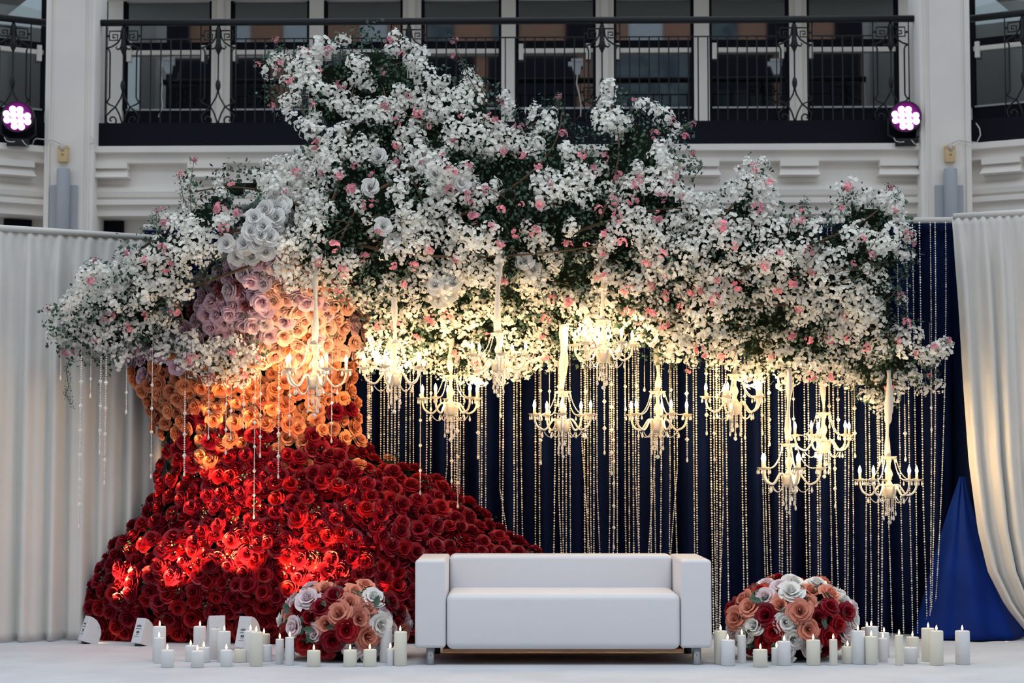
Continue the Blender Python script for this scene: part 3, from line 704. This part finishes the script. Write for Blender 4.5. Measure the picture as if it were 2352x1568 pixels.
for x, y in cpts:
    b = bulge(x, y); n_ = Vector((rg.uniform(-.6, .6), -1, rg.uniform(-.2, .9))).normalized()
    Yc = cdepth(x, y)
    low = min(1, max(0, (y-560)/100))
    if b > -.08-.28*low:
        wl.append((-b, (rg.randrange(6), cinv @ orient(n_, rg.uniform(0, 6.28), rg.uniform(.72, 1.08)*(.9 if b < .05 else 1.05), P(x, y, Yc-.10*b+rg.uniform(-.03, .03))))))
for x, y in scatter(100, 50, 2185, 945, 21, cinside, 8, 15):
    n_ = Vector((rg.uniform(-.8, .8), -1, rg.uniform(-.3, .9))).normalized(); Yc = cdepth(x, y); b = bulge(x, y)
    lf.append((rg.randrange(5), cinv @ orient(n_, rg.uniform(0, 6.28), rg.uniform(.7, 1.05), P(x, y, Yc+(.075 if b > -.1 else .0)+rg.uniform(-.02, .02)))))
for x, y in scatter(100, 50, 2185, 945, 40, cinside, 8, 25):
    if noise.noise(Vector((x/80, y/80, 12.1))) > .0:
        n_ = Vector((rg.uniform(-.5, .5), -1, rg.uniform(-.2, .6))).normalized()
        pk.append((rg.randrange(4), cinv @ orient(n_, rg.uniform(0, 6.28), rg.uniform(.65, 1.3), P(x, y, cdepth(x, y)-.085))))
# sprigs reaching out of the mass
spr = [((440, 500), (436, 430), (446, 366)), ((425, 480), (418, 440), (412, 400)), ((640, 150), (618, 132), (590, 148)), ((655, 130), (640, 110), (634, 92)), ((1100, 220), (1062, 150), (1044, 92)), ((1110, 200), (1085, 160), (1040, 128)), ((1285, 250), (1282, 235), (1282, 222)), ((180, 720), (140, 712), (108, 708)), ((720, 330), (700, 290), (715, 240)), ((1560, 300), (1575, 292), (1590, 285)), ((1600, 400), (1612, 382), (1590, 350)), ((370, 510), (350, 505), (365, 480)), ((215, 625), (205, 610), (215, 598)), ((2150, 800), (2165, 790), (2178, 782)), ((1940, 470), (1935, 440), (1945, 425)), ((2050, 460), (2060, 440), (2045, 432)), ((1855, 480), (1850, 460), (1840, 480)), ((2080, 640), (2092, 600), (2098, 560))]
vines = [((160, 825), (152, 850), (158, 890), (150, 905), (163, 928)), ((205, 815), (232, 835), (240, 850), (228, 882)), ((235, 820), (262, 828), (275, 822)), ((1240, 560), (1248, 600), (1240, 650), (1250, 700)), ((1180, 580), (1190, 620), (1178, 660)), ((1905, 300), (1905, 300), (1905, 301))][:5]
brs = []
for line in spr+vines:
    Yc = cdepth(line[0][0], line[0][1])-.05
    pw = [P(x, y, Yc) for x, y in line]; brs.append((pw, .0035))
    for i in range(len(pw)-1):
        for t in (.2, .6, 1.0):
            p = pw[i].lerp(pw[i+1], t)+Vector((rg.uniform(-.012, .012), rg.uniform(-.01, .01), rg.uniform(-.01, .01)))
            lf.insert(0, (rg.randrange(5), cinv @ orient((rg.uniform(-1, 1), -1, .3), rg.uniform(0, 6), .38 if line in spr else .33, p)))
    if line in spr:
        pk.insert(0, (rg.randrange(4), cinv @ orient((0, -1, .4), 0, .75, pw[-1])))
# thicker brown boughs
boughs = [[(760, 470), (800, 380), (790, 300), (812, 200)], [(760, 400), (718, 320), (705, 270), (690, 240)], [(980, 480), (930, 380), (902, 300), (880, 200)], [(1380, 500), (1420, 400), (1440, 330), (1400, 230)], [(640, 520), (520, 520), (420, 560), (300, 640)], [(600, 600), (450, 660), (330, 690), (200, 740)], [(1560, 560), (1650, 520), (1700, 460), (1740, 390)], [(1700, 620), (1850, 560), (1960, 540), (2030, 470)], [(1700, 700), (1850, 690), (1990, 720), (2120, 830)], [(1000, 520), (1160, 450), (1290, 380), (1290, 260)], [(820, 560), (960, 600), (1160, 600), (1400, 560)], [(1300, 540), (1400, 505), (1500, 470), (1590, 480)], [(700, 480), (620, 430), (540, 420), (450, 440)], [(1500, 620), (1700, 620), (1850, 640), (2040, 600)], [(900, 420), (830, 450), (800, 500), (780, 560)], [(1000, 400), (1060, 420), (1100, 440), (1160, 450)], [(340, 620), (380, 660), (420, 700), (420, 740)], [(300, 600), (330, 560), (380, 530), (430, 500)]]
for l in boughs:
    pw = [P(x, y, cdepth(x, y)+.0) for x, y in l]; brs.append((bez(*pw, n=14), .012))
for i in range(70):
    x, y = rg.choice(cpts); an = rg.uniform(0, 6.28); L = rg.uniform(50, 120); x2, y2 = x+L*math.cos(an), y+L*.7*math.sin(an)
    if cinside(x2, y2):
        Yc = cdepth(x, y)-.07; brs.append((bez(P(x, y, Yc), P(x+L*.3, y-L*.2, Yc-.02), P(x2, y2+20, Yc), P(x2, y2, Yc), n=7), .0035))
for pw, r_ in brs:
    pw = [cinv @ p for p in pw]; n_ = len(pw)
    link('branch', MB().tube(pw, [r_*(1-.6*i/(n_-1)) for i in range(n_)], 6).mesh('branch', M['branch'], True), croot)
wl.sort(key=lambda q: q[0])
parts(croot, 'blossom_cluster', CLU, [q[1] for q in wl], M['blossom'], smooth=False)
parts(croot, 'pink_blossom', PCL, pk, M['blossom_p'], smooth=False)
parts(croot, 'leaf_sprig', LSP, lf, M['leaf'], smooth=False)
# big open white roses showing through
for x, y in ((585, 500), (610, 480), (575, 530), (605, 520), (635, 500), (560, 560), (590, 560), (620, 545), (650, 470), (545, 590), (580, 590), (610, 580), (1000, 655), (1030, 675), (1010, 690), (1040, 650), (1225, 620), (1235, 640), (1205, 600), (880, 520), (900, 560), (980, 380), (1000, 400), (1010, 430), (1060, 420), (850, 430), (560, 570), (520, 560), (640, 480), (600, 540), (870, 360)):
    link('white_rose', ROS[0].mesh('white_rose', M['whiterose'], True) if 'wr' not in globals() else wr, croot, mw=cinv @ orient((rg.uniform(-.3, .3), -1, .1), rg.uniform(0, 6), .052, P(x, y, cdepth(x, y)-.05)))
_cd = {}
def cedge(x, y):
    k = (round(x), round(y))
    if k not in _cd: _cd[k] = cinside(x, y) and pdist(x, y, CAN) > (34 if y > 420 else 50 if x > 720 else 66)
    return _cd[k]
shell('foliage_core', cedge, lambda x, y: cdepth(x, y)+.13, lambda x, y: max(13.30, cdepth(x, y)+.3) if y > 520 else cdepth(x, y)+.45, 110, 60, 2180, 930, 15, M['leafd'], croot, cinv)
# ------------------------------------------------------------------ crystals
drop = MB().lathe([(.0006, .0), (.002, -.006), (.0055, -.018), (.0085, -.029), (.0075, -.037), (.003, -.043), (.0005, -.045)], 8)
drop_me = drop.mesh('crystal_drop', M['crystal']); 
dia = MB().lathe([(.0006, .017), (.013, .0), (.0006, -.017)], 4); dia.v = [(x, y*.6, z) for x, y, z in dia.v]; dia_me = dia.mesh('diamond_crystal', M['crystal'])
disc = MB().lathe([(.004, -.012), (.013, -.004), (.013, .004), (.004, .012)], 8); disc.v = [(x, y*.5, z) for x, y, z in disc.v]; disc_me = disc.mesh('disc', M['crystal'])
bead6 = MB().lathe([(.0015, .5), (.45, .28), (.5, 0), (.45, -.28), (.0015, -.5)], 6)
def garland(px, y0, y1, Y, label, group, seed):
    rg_ = random.Random(seed); top = P(px, y0, Y); bot = P(px, y1, Y); L = top.z-bot.z
    a = MB(); z = 0; big = rg_.random() < .45; d = .0125 if big else .0075
    nd = max(1, round(L/.16)); marks = [L*(k+1)/nd-.0 for k in range(nd)]
    while z < L-.045:
        if all(abs(z-m_) > .018 for m_ in marks):
            q = d*rg_.uniform(.85, 1.1); a.add([(x*q, y*q, zz_*q-z) for x, y, zz_ in bead6.v], bead6.f)
        z += d*1.22
    a.tube([(0, 0, .004), (0, 0, -L+.04)], .0012, 4)
    o = link('crystal_garland', a.mesh('crystal_garland', M['crystal']), None, loc=top)
    tag(o, label, 'crystal garland', group)
    link('hanging_thread', MB().tube([(0, 0, 0), (0, .02, .42)], .0009, 4).mesh('hanging_thread', M['crystal']), o)
    for m_ in marks[:-1]: link('diamond_crystal', dia_me, o, loc=(0, 0, -m_), rot=(0, 0, rg_.uniform(-.4, .4)), scale=1.15 if big else .95)
    link('crystal_drop', drop_me, o, loc=(0, 0, -L+.045), scale=1.0)
gl1 = [(140, 820, 874), (187, 820, 1215), (209, 825, 915), (232, 820, 1045), (244, 820, 1115), (291, 850, 952)]
gl2 = [(350, 830, 1100), (425, 900, 1095), (480, 880, 1010), (520, 870, 1045), (531, 875, 1012), (560, 870, 985), (586, 860, 1192), (599, 855, 1052), (641, 840, 1100), (666, 860, 1003), (762, 880, 1018)]
gl3 = [(848, 860, 1008), (966, 850, 1138), (1052, 930, 1168), (1038, 850, 1110), (1103, 570, 665), (1098, 870, 1055), (1242, 840, 1068), (1262, 850, 995), (1282, 840, 935), (1345, 845, 1008), (1388, 860, 1045), (1404, 830, 1092), (1409, 960, 1262), (1436, 830, 945), (1462, 840, 975), (1541, 850, 985), (1577, 850, 1062), (1622, 810, 1000), (1646, 812, 962), (1640, 930, 1060), (1766, 840, 1025), (1750, 860, 1000), (1822, 870, 1008), (1904, 880, 985), (1924, 870, 1010), (1917, 1030, 1168), (1962, 880, 1052), (2018, 900, 1070), (2078, 930, 1060), (2138, 880, 992), (1710, 860, 1010), (1480, 840, 900), (1150, 880, 960), (990, 860, 945)]
for i, (x, y0, y1) in enumerate(gl1): garland(x, y0, y1, 12.85, 'crystal strand hanging before the left ivory curtain, %s from the left' % ordn[i], 'crystal garlands by the left curtain', i)
for i, (x, y0, y1) in enumerate(sorted(gl2)): garland(x, y0, y1, 12.78, 'crystal strand hanging before the rose trunk, %s from the left' % ordn[i], 'crystal garlands by the rose trunk', 20+i)
for i, (x, y0, y1) in enumerate(sorted(gl3)): garland(x, y0, y1, 13.12 if y0 > 700 else 12.5, 'crystal strand with diamonds before the bead curtain, %s from the left' % ((ordn+['thirty-first', 'thirty-second', 'thirty-third', 'thirty-fourth', 'thirty-fifth'])[i]), 'crystal garlands by the bead curtain', 60+i)
# ------------------------------------------------------------------ chandeliers
stem_me = MB().lathe([(.004, .0), (.022, .004), (.026, .02), (.016, .05), (.018, .07), (.030, .085), (.020, .10), (.012, .115), (.018, .135), (.026, .155), (.020, .18), (.010, .20), (.012, .235), (.020, .25), (.008, .262)], 14).mesh('stem', M['glassarm'], True)
bowl_me = MB().lathe([(.008, -.005), (.030, .0), (.040, .012), (.043, .03), (.046, .05), (.050, .075), (.046, .075), (.038, .03), (.02, .01)], 32, flute=.05, fn=16).mesh('bowl', M['glassarm'], True)
crown_me = MB().lathe([(.010, .255), (.03, .258), (.050, .272), (.056, .280), (.048, .276), (.028, .264), (.010, .262)], 24, flute=.10, fn=6).mesh('crown', M['glassarm'], True)
armp = bez((.03, 0, .05), (.07, 0, .16), (.095, 0, .0), (.14, 0, .018), n=9)[:-1]+bez((.14, 0, .018), (.185, 0, .03), (.20, 0, .06), (.20, 0, .115), n=7)
arm_me = MB().tube(armp, .0075, 8).mesh('arm', M['glassarm'], True)
pan_me = MB().lathe([(.008, -.006), (.022, .0), (.036, .010), (.040, .014), (.034, .012), (.010, .004)], 20, flute=.10, fn=5).mesh('drip_pan', M['glassarm'], True)
tube_me = MB().lathe([(.0095, 0), (.0095, .042)], 10).mesh('candle_tube', M['glassarm'], True)
bulb_me = MB().lathe([(.004, 0), (.0095, .010), (.0105, .020), (.0075, .034), (.0025, .046), (.0006, .052)], 8).mesh('bulb', M['bulb'], True)
def chain_mesh(name, pts, d=.010):
    a = MB(); pts = [Vector(p) for p in pts]
    seg = [(pts[i+1]-pts[i]).length for i in range(len(pts)-1)]; tot = sum(seg); s_ = 0
    while s_ < tot:
        q = s_; i = 0
        while i < len(seg)-1 and q > seg[i]: q -= seg[i]; i += 1
        p = pts[i].lerp(pts[i+1], q/seg[i]); a.add([(x*d+p.x, y*d+p.y, z*d+p.z) for x, y, z in bead6.v], bead6.f); s_ += d*1.15
    return a.mesh(name, M['crystal'])
swag_me = chain_mesh('bead_swag', bez((.05, 0, .272), (.075, 0, .16), (.12, 0, .10), (.185, 0, .128), n=14), .009)
low_me = chain_mesh('bead_swag', bez((.042, 0, .02), (.07, 0, -.045), (.10, 0, -.05), (.135, 0, .008), n=12), .008)
short = {L: chain_mesh('bead_string', [(0, 0, 0), (0, 0, -L)], .009) for L in (.05, .08, .11, .15)}
#          px, y of flames, Y, ribbon top y, spin, scale
CH = [(722, 826, 12.50, 560, 10, 1.04), (906, 822, 12.55, 640, 40, 1.0), (1035, 893, 12.95, 780, 25, .98), (1144, 795, 12.45, 545, 60, .92), (1386, 768, 12.60, 590, 15, 1.0), (1293, 930, 12.75, 745, 50, .98), (1510, 930, 12.98, 800, 5, 1.0), (1688, 890, 12.95, 780, 33, .98), (1892, 978, 13.08, 800, 20, .98), (1812, 1052, 12.88, 850, 62, 1.04), (2042, 1080, 12.98, 850, 12, 1.0)]
CLAB = ['in front of the peach roses, leftmost of all', 'just right of the peach roses', 'low beside the right edge of the peach roses', 'under the tall beaded ribbon near the centre', 'highest one, among blossoms right of centre', 'below a wide ribbon, above the middle of the sofa', 'above the right arm of the sofa', 'partly hidden under the blossoms right of the sofa', 'behind and above the one over the right bouquet', 'directly above the right bouquet', 'rightmost of all, nearest the ivory curtain']
for ci, (px, fy, Yc, ry, sp_, sc) in enumerate(CH):
    base = P(px, fy, Yc); base.z -= .185*sc
    e = empty('chandelier', base); e.rotation_euler = (0, 0, R(sp_)); e.scale = (sc,)*3
    tag(e, 'small lit crystal chandelier, '+CLAB[ci], 'chandelier', 'crystal chandeliers under the canopy')
    link('stem', stem_me, e); link('bowl', bowl_me, e); link('crown', crown_me, e)
    zr = (P(px, ry, Yc).z-base.z)/sc
    rgc = random.Random(ci); ptsr = []; rr_ = []
    nseg = 26
    wide = ci in (3, 5)
    for i in range(nseg+1):
        t = i/nseg; ptsr.append((.008*math.sin(t*5+ci), .006*math.cos(t*4), .262+(zr-.262)*t))
        rr_.append((.022 if wide else .016)+.006*math.sin(t*11+ci*2)+rgc.uniform(-.002, .002)+(.008 if ci in (5, 10) and .4 < t < .9 else 0))
    rr_[0] = .012
    link('ribbon_sleeve', MB().tube(ptsr, rr_, 12).mesh('ribbon_sleeve', M['ribbon'], True), e)
    for k in range(5):
        an = R(72*k); rot_ = (0, 0, an)
        ar = link('arm', arm_me, e, rot=rot_)
        link('drip_pan', pan_me, ar, loc=(.20, 0, .112)); link('candle_tube', tube_me, ar, loc=(.20, 0, .124)); link('bulb', bulb_me, ar, loc=(.20, 0, .165))
        for q in range(4):
            a2 = q*1.5708+.78; link('crystal_drop', drop_me, ar, loc=(.20+.036*math.cos(a2), .036*math.sin(a2), .118), scale=.8)
        link('crystal_drop', drop_me, ar, loc=(.145, 0, .006), scale=1.0)
        link('bead_swag', swag_me, e, rot=rot_); link('bead_swag', low_me, e, rot=(0, 0, an))
    for k in range(6):
        an = R(60*k+15); link('crystal_drop', drop_me, e, loc=(.052*math.cos(an), .052*math.sin(an), .27), scale=.75)
    for k in range(9):
        an = R(40*k+8); L = (.05, .11, .08)[k % 3]; r_ = .040 if k % 3 else .022
        bs_ = link('bead_string', short[L], e, loc=(r_*math.cos(an), r_*math.sin(an), 0)); link('crystal_drop', drop_me, bs_, loc=(0, 0, -L), scale=.95)
    bs_ = link('bead_string', short[.15], e, loc=(0, 0, 0)); link('crystal_ball', disc_me, bs_, loc=(0, 0, -.165), scale=1.15)
# ------------------------------------------------------------------ sofa
S = 11.62; e = empty('sofa', (X(1294, S), S+.42, 0)); sl = e.location
tag(e, 'white leather two-seat sofa with block arms and short steel legs at centre stage', 'sofa')
def sb(name, x0, x1, y0, y1, z0, z1, m, bw=.02, seg=4):
    a = MB().box((x0-sl.x, y0-sl.y, z0), (x1-sl.x, y1-sl.y, z1)); o = link(name, a.mesh(name, m), e); bevel(o, bw, seg); return o
xL0, xL1, xR0, xR1 = X(953, S, 1400), X(1024, S, 1400), X(1564, S, 1400), X(1635, S, 1400)
zB = Z(1488, S); zA = Z(1285, S)
for nm, a_, b_ in (('arm', xL0, xL1), ('arm', xR0, xR1)): sb(nm, a_, b_, S, S+.84, zB, zA, M['leather'], .022)
sb('backrest', xL1-.0, xR0+.0, S+.60, S+.83, zB+.02, zA+.004, M['leather'], .035)
o = sb('seat', xL1+.002, xR0-.002, S-.006, S+.62, Z(1492, S), Z(1362, S), M['leather'], .045, 5)
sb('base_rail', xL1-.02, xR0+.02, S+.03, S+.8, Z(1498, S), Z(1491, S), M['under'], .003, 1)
for x0 in (X(990, S), X(1598, S)):
    link('leg', MB().lathe([(.026, 0), (.026, .10)], 16, (x0-sl.x, S+.06-sl.y, 0)).mesh('leg', M['chrome'], True), e)
for x0 in (X(1004, S+.75), X(1576, S+.75)):
    link('leg', MB().lathe([(.026, 0), (.026, .10)], 16, (x0-sl.x, S+.76-sl.y, 0)).mesh('leg', M['plastic'], True), e)
# ------------------------------------------------------------------ candles
#  x0, x1, top, bottom, tone, flame
CL = [(349, 378.7, 1438, 1518, 0, 1), (352, 376, 1464, 1523, 0, 1), (368.5, 398, 1492, 1533, 0, 1), (443, 471, 1438, 1504, 0, 1), (424, 450, 1482, 1519, 0, 1), (452, 481, 1486, 1521, 0, 1), (437, 467, 1494, 1533, 0, 1), (481, 508, 1443, 1514, 0, 0), (498, 528, 1449, 1520, 0, 1), (505, 533, 1492, 1531, 0, 1), (536, 565, 1490, 1521, 1, 0), (559, 588, 1448, 1520, 0, 1), (572.5, 602, 1451, 1530, 1, 1), (592, 619, 1455, 1507, 1, 1), (602, 624, 1480, 1519, 0, 0), (632, 651, 1467, 1525, 0, 1), (654, 674, 1463, 1528, 0, 1), (704.6, 735, 1493, 1531, 1, 1), (788, 819, 1492, 1531, 1, 1), (834, 864, 1491, 1531, 1, 1), (871.6, 900, 1445, 1521, 0, 1), (888, 905, 1489, 1528, 0, 1), (904.6, 934, 1450, 1529, 1, 1)]
CR = [(1641.5, 1671, 1448, 1525, 1, 1), (1657, 1689, 1469, 1529, 0, 1), (1694.7, 1714, 1458, 1523, 0, 1), (1731, 1764, 1491, 1532, 1, 1), (1773, 1796, 1487, 1527, 0, 1), (1787, 1817.6, 1472, 1528.5, 0, 1), (1853.6, 1885.6, 1469, 1528, 1, 1), (1906, 1924.6, 1468, 1528, 1, 1), (1935, 1963, 1484, 1524, 1, 1), (1943, 1961, 1461, 1508, 0, 1), (1957, 1989, 1448, 1525, 0, 1), (1980, 2006, 1440, 1508, 0, 1), (1989, 2018.6, 1438, 1513, 0, 1), (1989, 2016, 1461, 1526, 1, 1), (2020, 2044, 1452, 1509, 0, 1), (2019, 2040, 1465, 1520, 0, 1), (2057.6, 2076, 1458, 1528, 1, 1), (2084, 2112, 1462, 1510, 1, 1), (2078, 2109, 1486, 1524, 0, 0), (2119, 2149, 1442, 1519, 1, 1), (2138, 2169, 1448, 1528, 1, 1), (2197, 2230, 1448, 1526, 0, 1)]
flame_me = MB().lathe([(.0006, -.001), (.0045, .004), (.0062, .010), (.0050, .018), (.0022, .027), (.0005, .032)], 10).mesh('flame', M['flame'], True)
wick_me = MB().tube([(0, 0, -.002), (.0008, 0, .005), (.0015, 0, .010)], .0012, 5).mesh('wick', M['wick'], True)
for side, lst in (('left', CL), ('right', CR)):
    order = sorted(range(len(lst)), key=lambda i: (lst[i][0]+lst[i][1])/2)
    for i, (x0, x1, yt, yb, tone, fl) in enumerate(lst):
        cx = (x0+x1)/2; fp = FL(cx, yb); r_ = (x1-x0)/2*fp.y/F; fp.y += r_*.5
        h_ = Z(yt, fp.y); rk = order.index(i)
        size = 'tall' if h_ > .19 else 'medium-height' if h_ > .14 else 'short'
        wd = 'slim' if r_ < .031 else 'thick'
        if not fl: size = size.replace('medium-height', 'medium')
        ee = empty('pillar_candle', fp)
        tag(ee, '%s %s %s candle%s, %s from the left among the candles %s of the sofa' % (size, wd, ('white', 'ivory')[tone], '' if fl else ', unlit', ordn[rk], side), 'candle', 'pillar candles on the stage')
        prof_ = [(r_*.9, 0), (r_, .004), (r_, h_-.005), (r_*.95, h_), (r_*.85, h_-.001), (r_*.7, h_-.006), (r_*.05, h_-.008)]
        link('wax', MB().lathe(prof_, 24).mesh('wax', M[('wax_white', 'wax_ivory')[tone]], True), ee)
        link('wick', wick_me, ee, loc=(0, 0, h_-.007))
        if fl: link('flame', flame_me, ee, loc=(random.uniform(-.002, .002), 0, h_+.003), scale=1.0)
fp = FL(2313, 1476); ee = tag(empty('tealight', fp), 'tiny white tealight on the carpet beside the blue cloth', 'candle')
link('cup', MB().lathe([(.014, 0), (.016, .012), (.013, .012), (.002, .010)], 14).mesh('cup', M['wax_white'], True), ee); link('wick', wick_me, ee, loc=(0, 0, .01))
# ------------------------------------------------------------------ bouquets
BM = {k: [t.mesh(k+'_rose', M[m_], True) for t in ROSH] for k, m_ in (('red', 'red'), ('white', 'whiterose'), ('blush', 'blush'), ('coral', 'coral2'))}
for bi, (px, top) in enumerate(((790, 1322), (1812, 1316))):
    Yb = 12.05; c = Vector((X(px, Yb), Yb, 0)); e = empty('rose_bouquet', c); rb = random.Random(30+bi)
    tag(e, 'low dome of white, blush, coral and deep red roses %s of the sofa' % ('left', 'right')[bi], 'flower arrangement')
    zt = Z(top, Yb-.1)-.03; zc = zt*.45; rx_, ry_, rz_ = (.385, .33, zt-zc)
    a = MB(); n1, n2 = 20, 12
    prof_ = [(rx_*.80*math.sin(math.pi*(j+.5)/n2)+.005, -rz_*.86*math.cos(math.pi*(j+.5)/n2)) for j in range(n2)]
    a.lathe([(r_, max(z+zc, .005)) for r_, z in prof_], n1); a.v = [(x, y*.85, z) for x, y, z in a.v]
    link('foliage_core', a.mesh('foliage_core', M['leafd'], True), e)
    N = 88; last = None; k2 = 0
    for i in range(N):
        zf = 1-1.62*(i+.5)/N; th = i*2.39996; q = math.sqrt(1-zf*zf)
        d = Vector((q*math.cos(th), q*math.sin(th), zf))
        jt = rb.uniform(.92, 1.10)
        p = Vector((d.x*rx_*jt, d.y*ry_*jt, zc+d.z*rz_*jt)); p.z = max(p.z, .05)
        if d.y > .55: continue
        k = rb.choices(['red', 'white', 'blush', 'coral'], [.34, .2, .2, .26])[0]
        if zf < -.2: k = rb.choice(['red', 'red', 'white', 'coral', 'blush'])
        n_ = (Vector((d.x, d.y*1.1, d.z))+Vector((rb.uniform(-.3, .3), -.25, rb.uniform(-.1, .35)))).normalized()
        o = link(k+'_rose', BM[k][rb.randrange(3)], e, mw=orient(n_, rb.uniform(0, 6.28), .058*rb.uniform(.85, 1.15), p-n_*.03)); o['label'] = {'red': 'deep red rose', 'white': 'white rose', 'blush': 'pale blush pink rose', 'coral': 'coral rose'}[k]
    # big smooth leaves between the roses
    for i in range(60):
        zf = rb.uniform(-.5, .95); th = rb.uniform(3.0, 6.4); q = math.sqrt(1-zf*zf); d = Vector((q*math.cos(th), q*math.sin(th), zf))
        p = Vector((d.x*rx_*.98, d.y*ry_*.98, max(.04, zc+d.z*rz_*.98))); L = rb.uniform(.05, .08)
        pts_ = [(0, 0, 0), (L*.3, L*.25, .006), (L*.7, L*.22, .004), (L*1.1, 0, -.006), (L*.7, -L*.22, .004), (L*.3, -L*.25, .006), (L*.5, 0, -.004)]
        a = MB().add(pts_, [(i_, (i_+1) % 6, 6) for i_ in range(6)])
        link('leaf', a.mesh('leaf', M['leaf'], True), e, mw=orient((d+Vector((rb.uniform(-.6, .6), rb.uniform(-.6, .2), rb.uniform(-.4, .6)))).normalized(), rb.uniform(0, 6.28), 1, p))
# ------------------------------------------------------------------ wedge uplights
def uplight(px, py, yaw, label, aim, en, hidden=False, lean=18, sz=1.0):
    fp = FL(px, py); e = empty('wedge_uplight', fp); tag(e, label, 'uplight', 'white battery uplights')
    wd, H, D = .088*sz, .172*sz, .118*sz
    M4 = Matrix.Translation((0, 0, .022)) @ Matrix.Rotation(R(yaw), 4, 'Z') @ Matrix.Rotation(R(-lean), 4, 'X')
    pf = [(0, 0), (0, H), (.03, H-.002), (.06, H-.014), (.088, H-.038), (.108, H-.068), (D, H-.095), (D, .0)]
    a = MB(); n_ = len(pf)
    a.v = [(-wd/2, y, z) for y, z in pf]+[(wd/2, y, z) for y, z in pf]; a.f = [(i, (i+1) % n_, n_+(i+1) % n_, n_+i) for i in range(n_)]+[tuple(range(n_))[::-1], tuple(range(n_, 2*n_))]
    o = link('housing', a.mesh('housing', M['lampwhite']), e, mw=M4)
    b = o.modifiers.new('b', 'BEVEL'); b.width = .004; b.segments = 2
    pr = MB()
    # illegible small maker's wordmark, line of text and square symbols, printed flat
    def q(x0, x1, z0, z1): pr.box((x0, -.0015, z0), (x1, -.0005, z1))
    for k in range(7): q(-.020+k*.0062, -.0160+k*.0062, .112, .119+.0045*abs(math.sin(k*1.9+1)))
    q(-.002, .004, .125, .128)
    for k in range(10): q(-.024+k*.0052, -.0205+k*.0052, .097, .1005)
    for k in range(6): q(-.012+k*.0045, -.0095+k*.0045, .058, .0605)
    for k in range(9): q(-.026+k*.005, -.0225+k*.005, .045, .0472)
    link('printed_text', pr.mesh('printed_text', M['ink']), o)
    pq = MB(); pq.box((-.012, -.0015, .068), (.001, -.0005, .082)).box((.003, -.0015, .068), (.014, -.0005, .082)); link('printed_square', pq.mesh('printed_square', M['ink']), o)
    link('screw', MB().lathe([(.003, 0), (.003, .001)], 8).mesh('screw', M['ink']), o, loc=(wd/2+.0005, .085, H-.055), rot=(0, R(90), 0))
    link('tilt_foot', MB().box((-.025, .02, -.028), (.025, .075, .004)).mesh('tilt_foot', M['plastic']), e, mw=Matrix.Translation((0, 0, .028)) @ Matrix.Rotation(R(yaw), 4, 'Z'))
    link('lamp_window', MB().box((-.034, D, .02), (.034, D+.002, .07)).mesh('lamp_window', M['flame']), o)
    l = bpy.data.lights.new('uplight_beam', 'SPOT'); l.energy = en; l.color = (1, .52, .20); l.spot_size = R(44); l.spot_blend = .7; l.shadow_soft_size = .02
    s_ = bpy.data.objects.new('uplight_beam', l); C.objects.link(s_); s_.parent = e
    dirw = (aim-fp).normalized(); s_.location = Vector((dirw.x*.10, -.10, .20)); s_.rotation_euler = (aim-(fp+Vector(s_.location))).to_track_quat('-Z', 'Y').to_euler()
def am(x, y): return P(x, y, tdepth(x, y)+.02)
uplight(183, 1478, -58, 'white wedge-shaped uplight at the far left foot of the red roses', am(310, 1290), 260, lean=18)
uplight(310, 1484, -38, 'white wedge-shaped uplight second from the left, with dark printed squares', am(440, 1240), 420, lean=18)
uplight(500, 1494, 18, 'white wedge-shaped uplight behind the tall white candles, facing left', am(560, 1165), 420, lean=10, sz=1.2)
uplight(552, 1495, -32, 'white wedge-shaped uplight behind the ivory candles, rightmost in view', am(740, 1260), 420, lean=14, sz=1.2)
uplight(850, 1480, 10, 'white wedge-shaped uplight hidden behind the left bouquet', am(890, 1220), 420, lean=14)
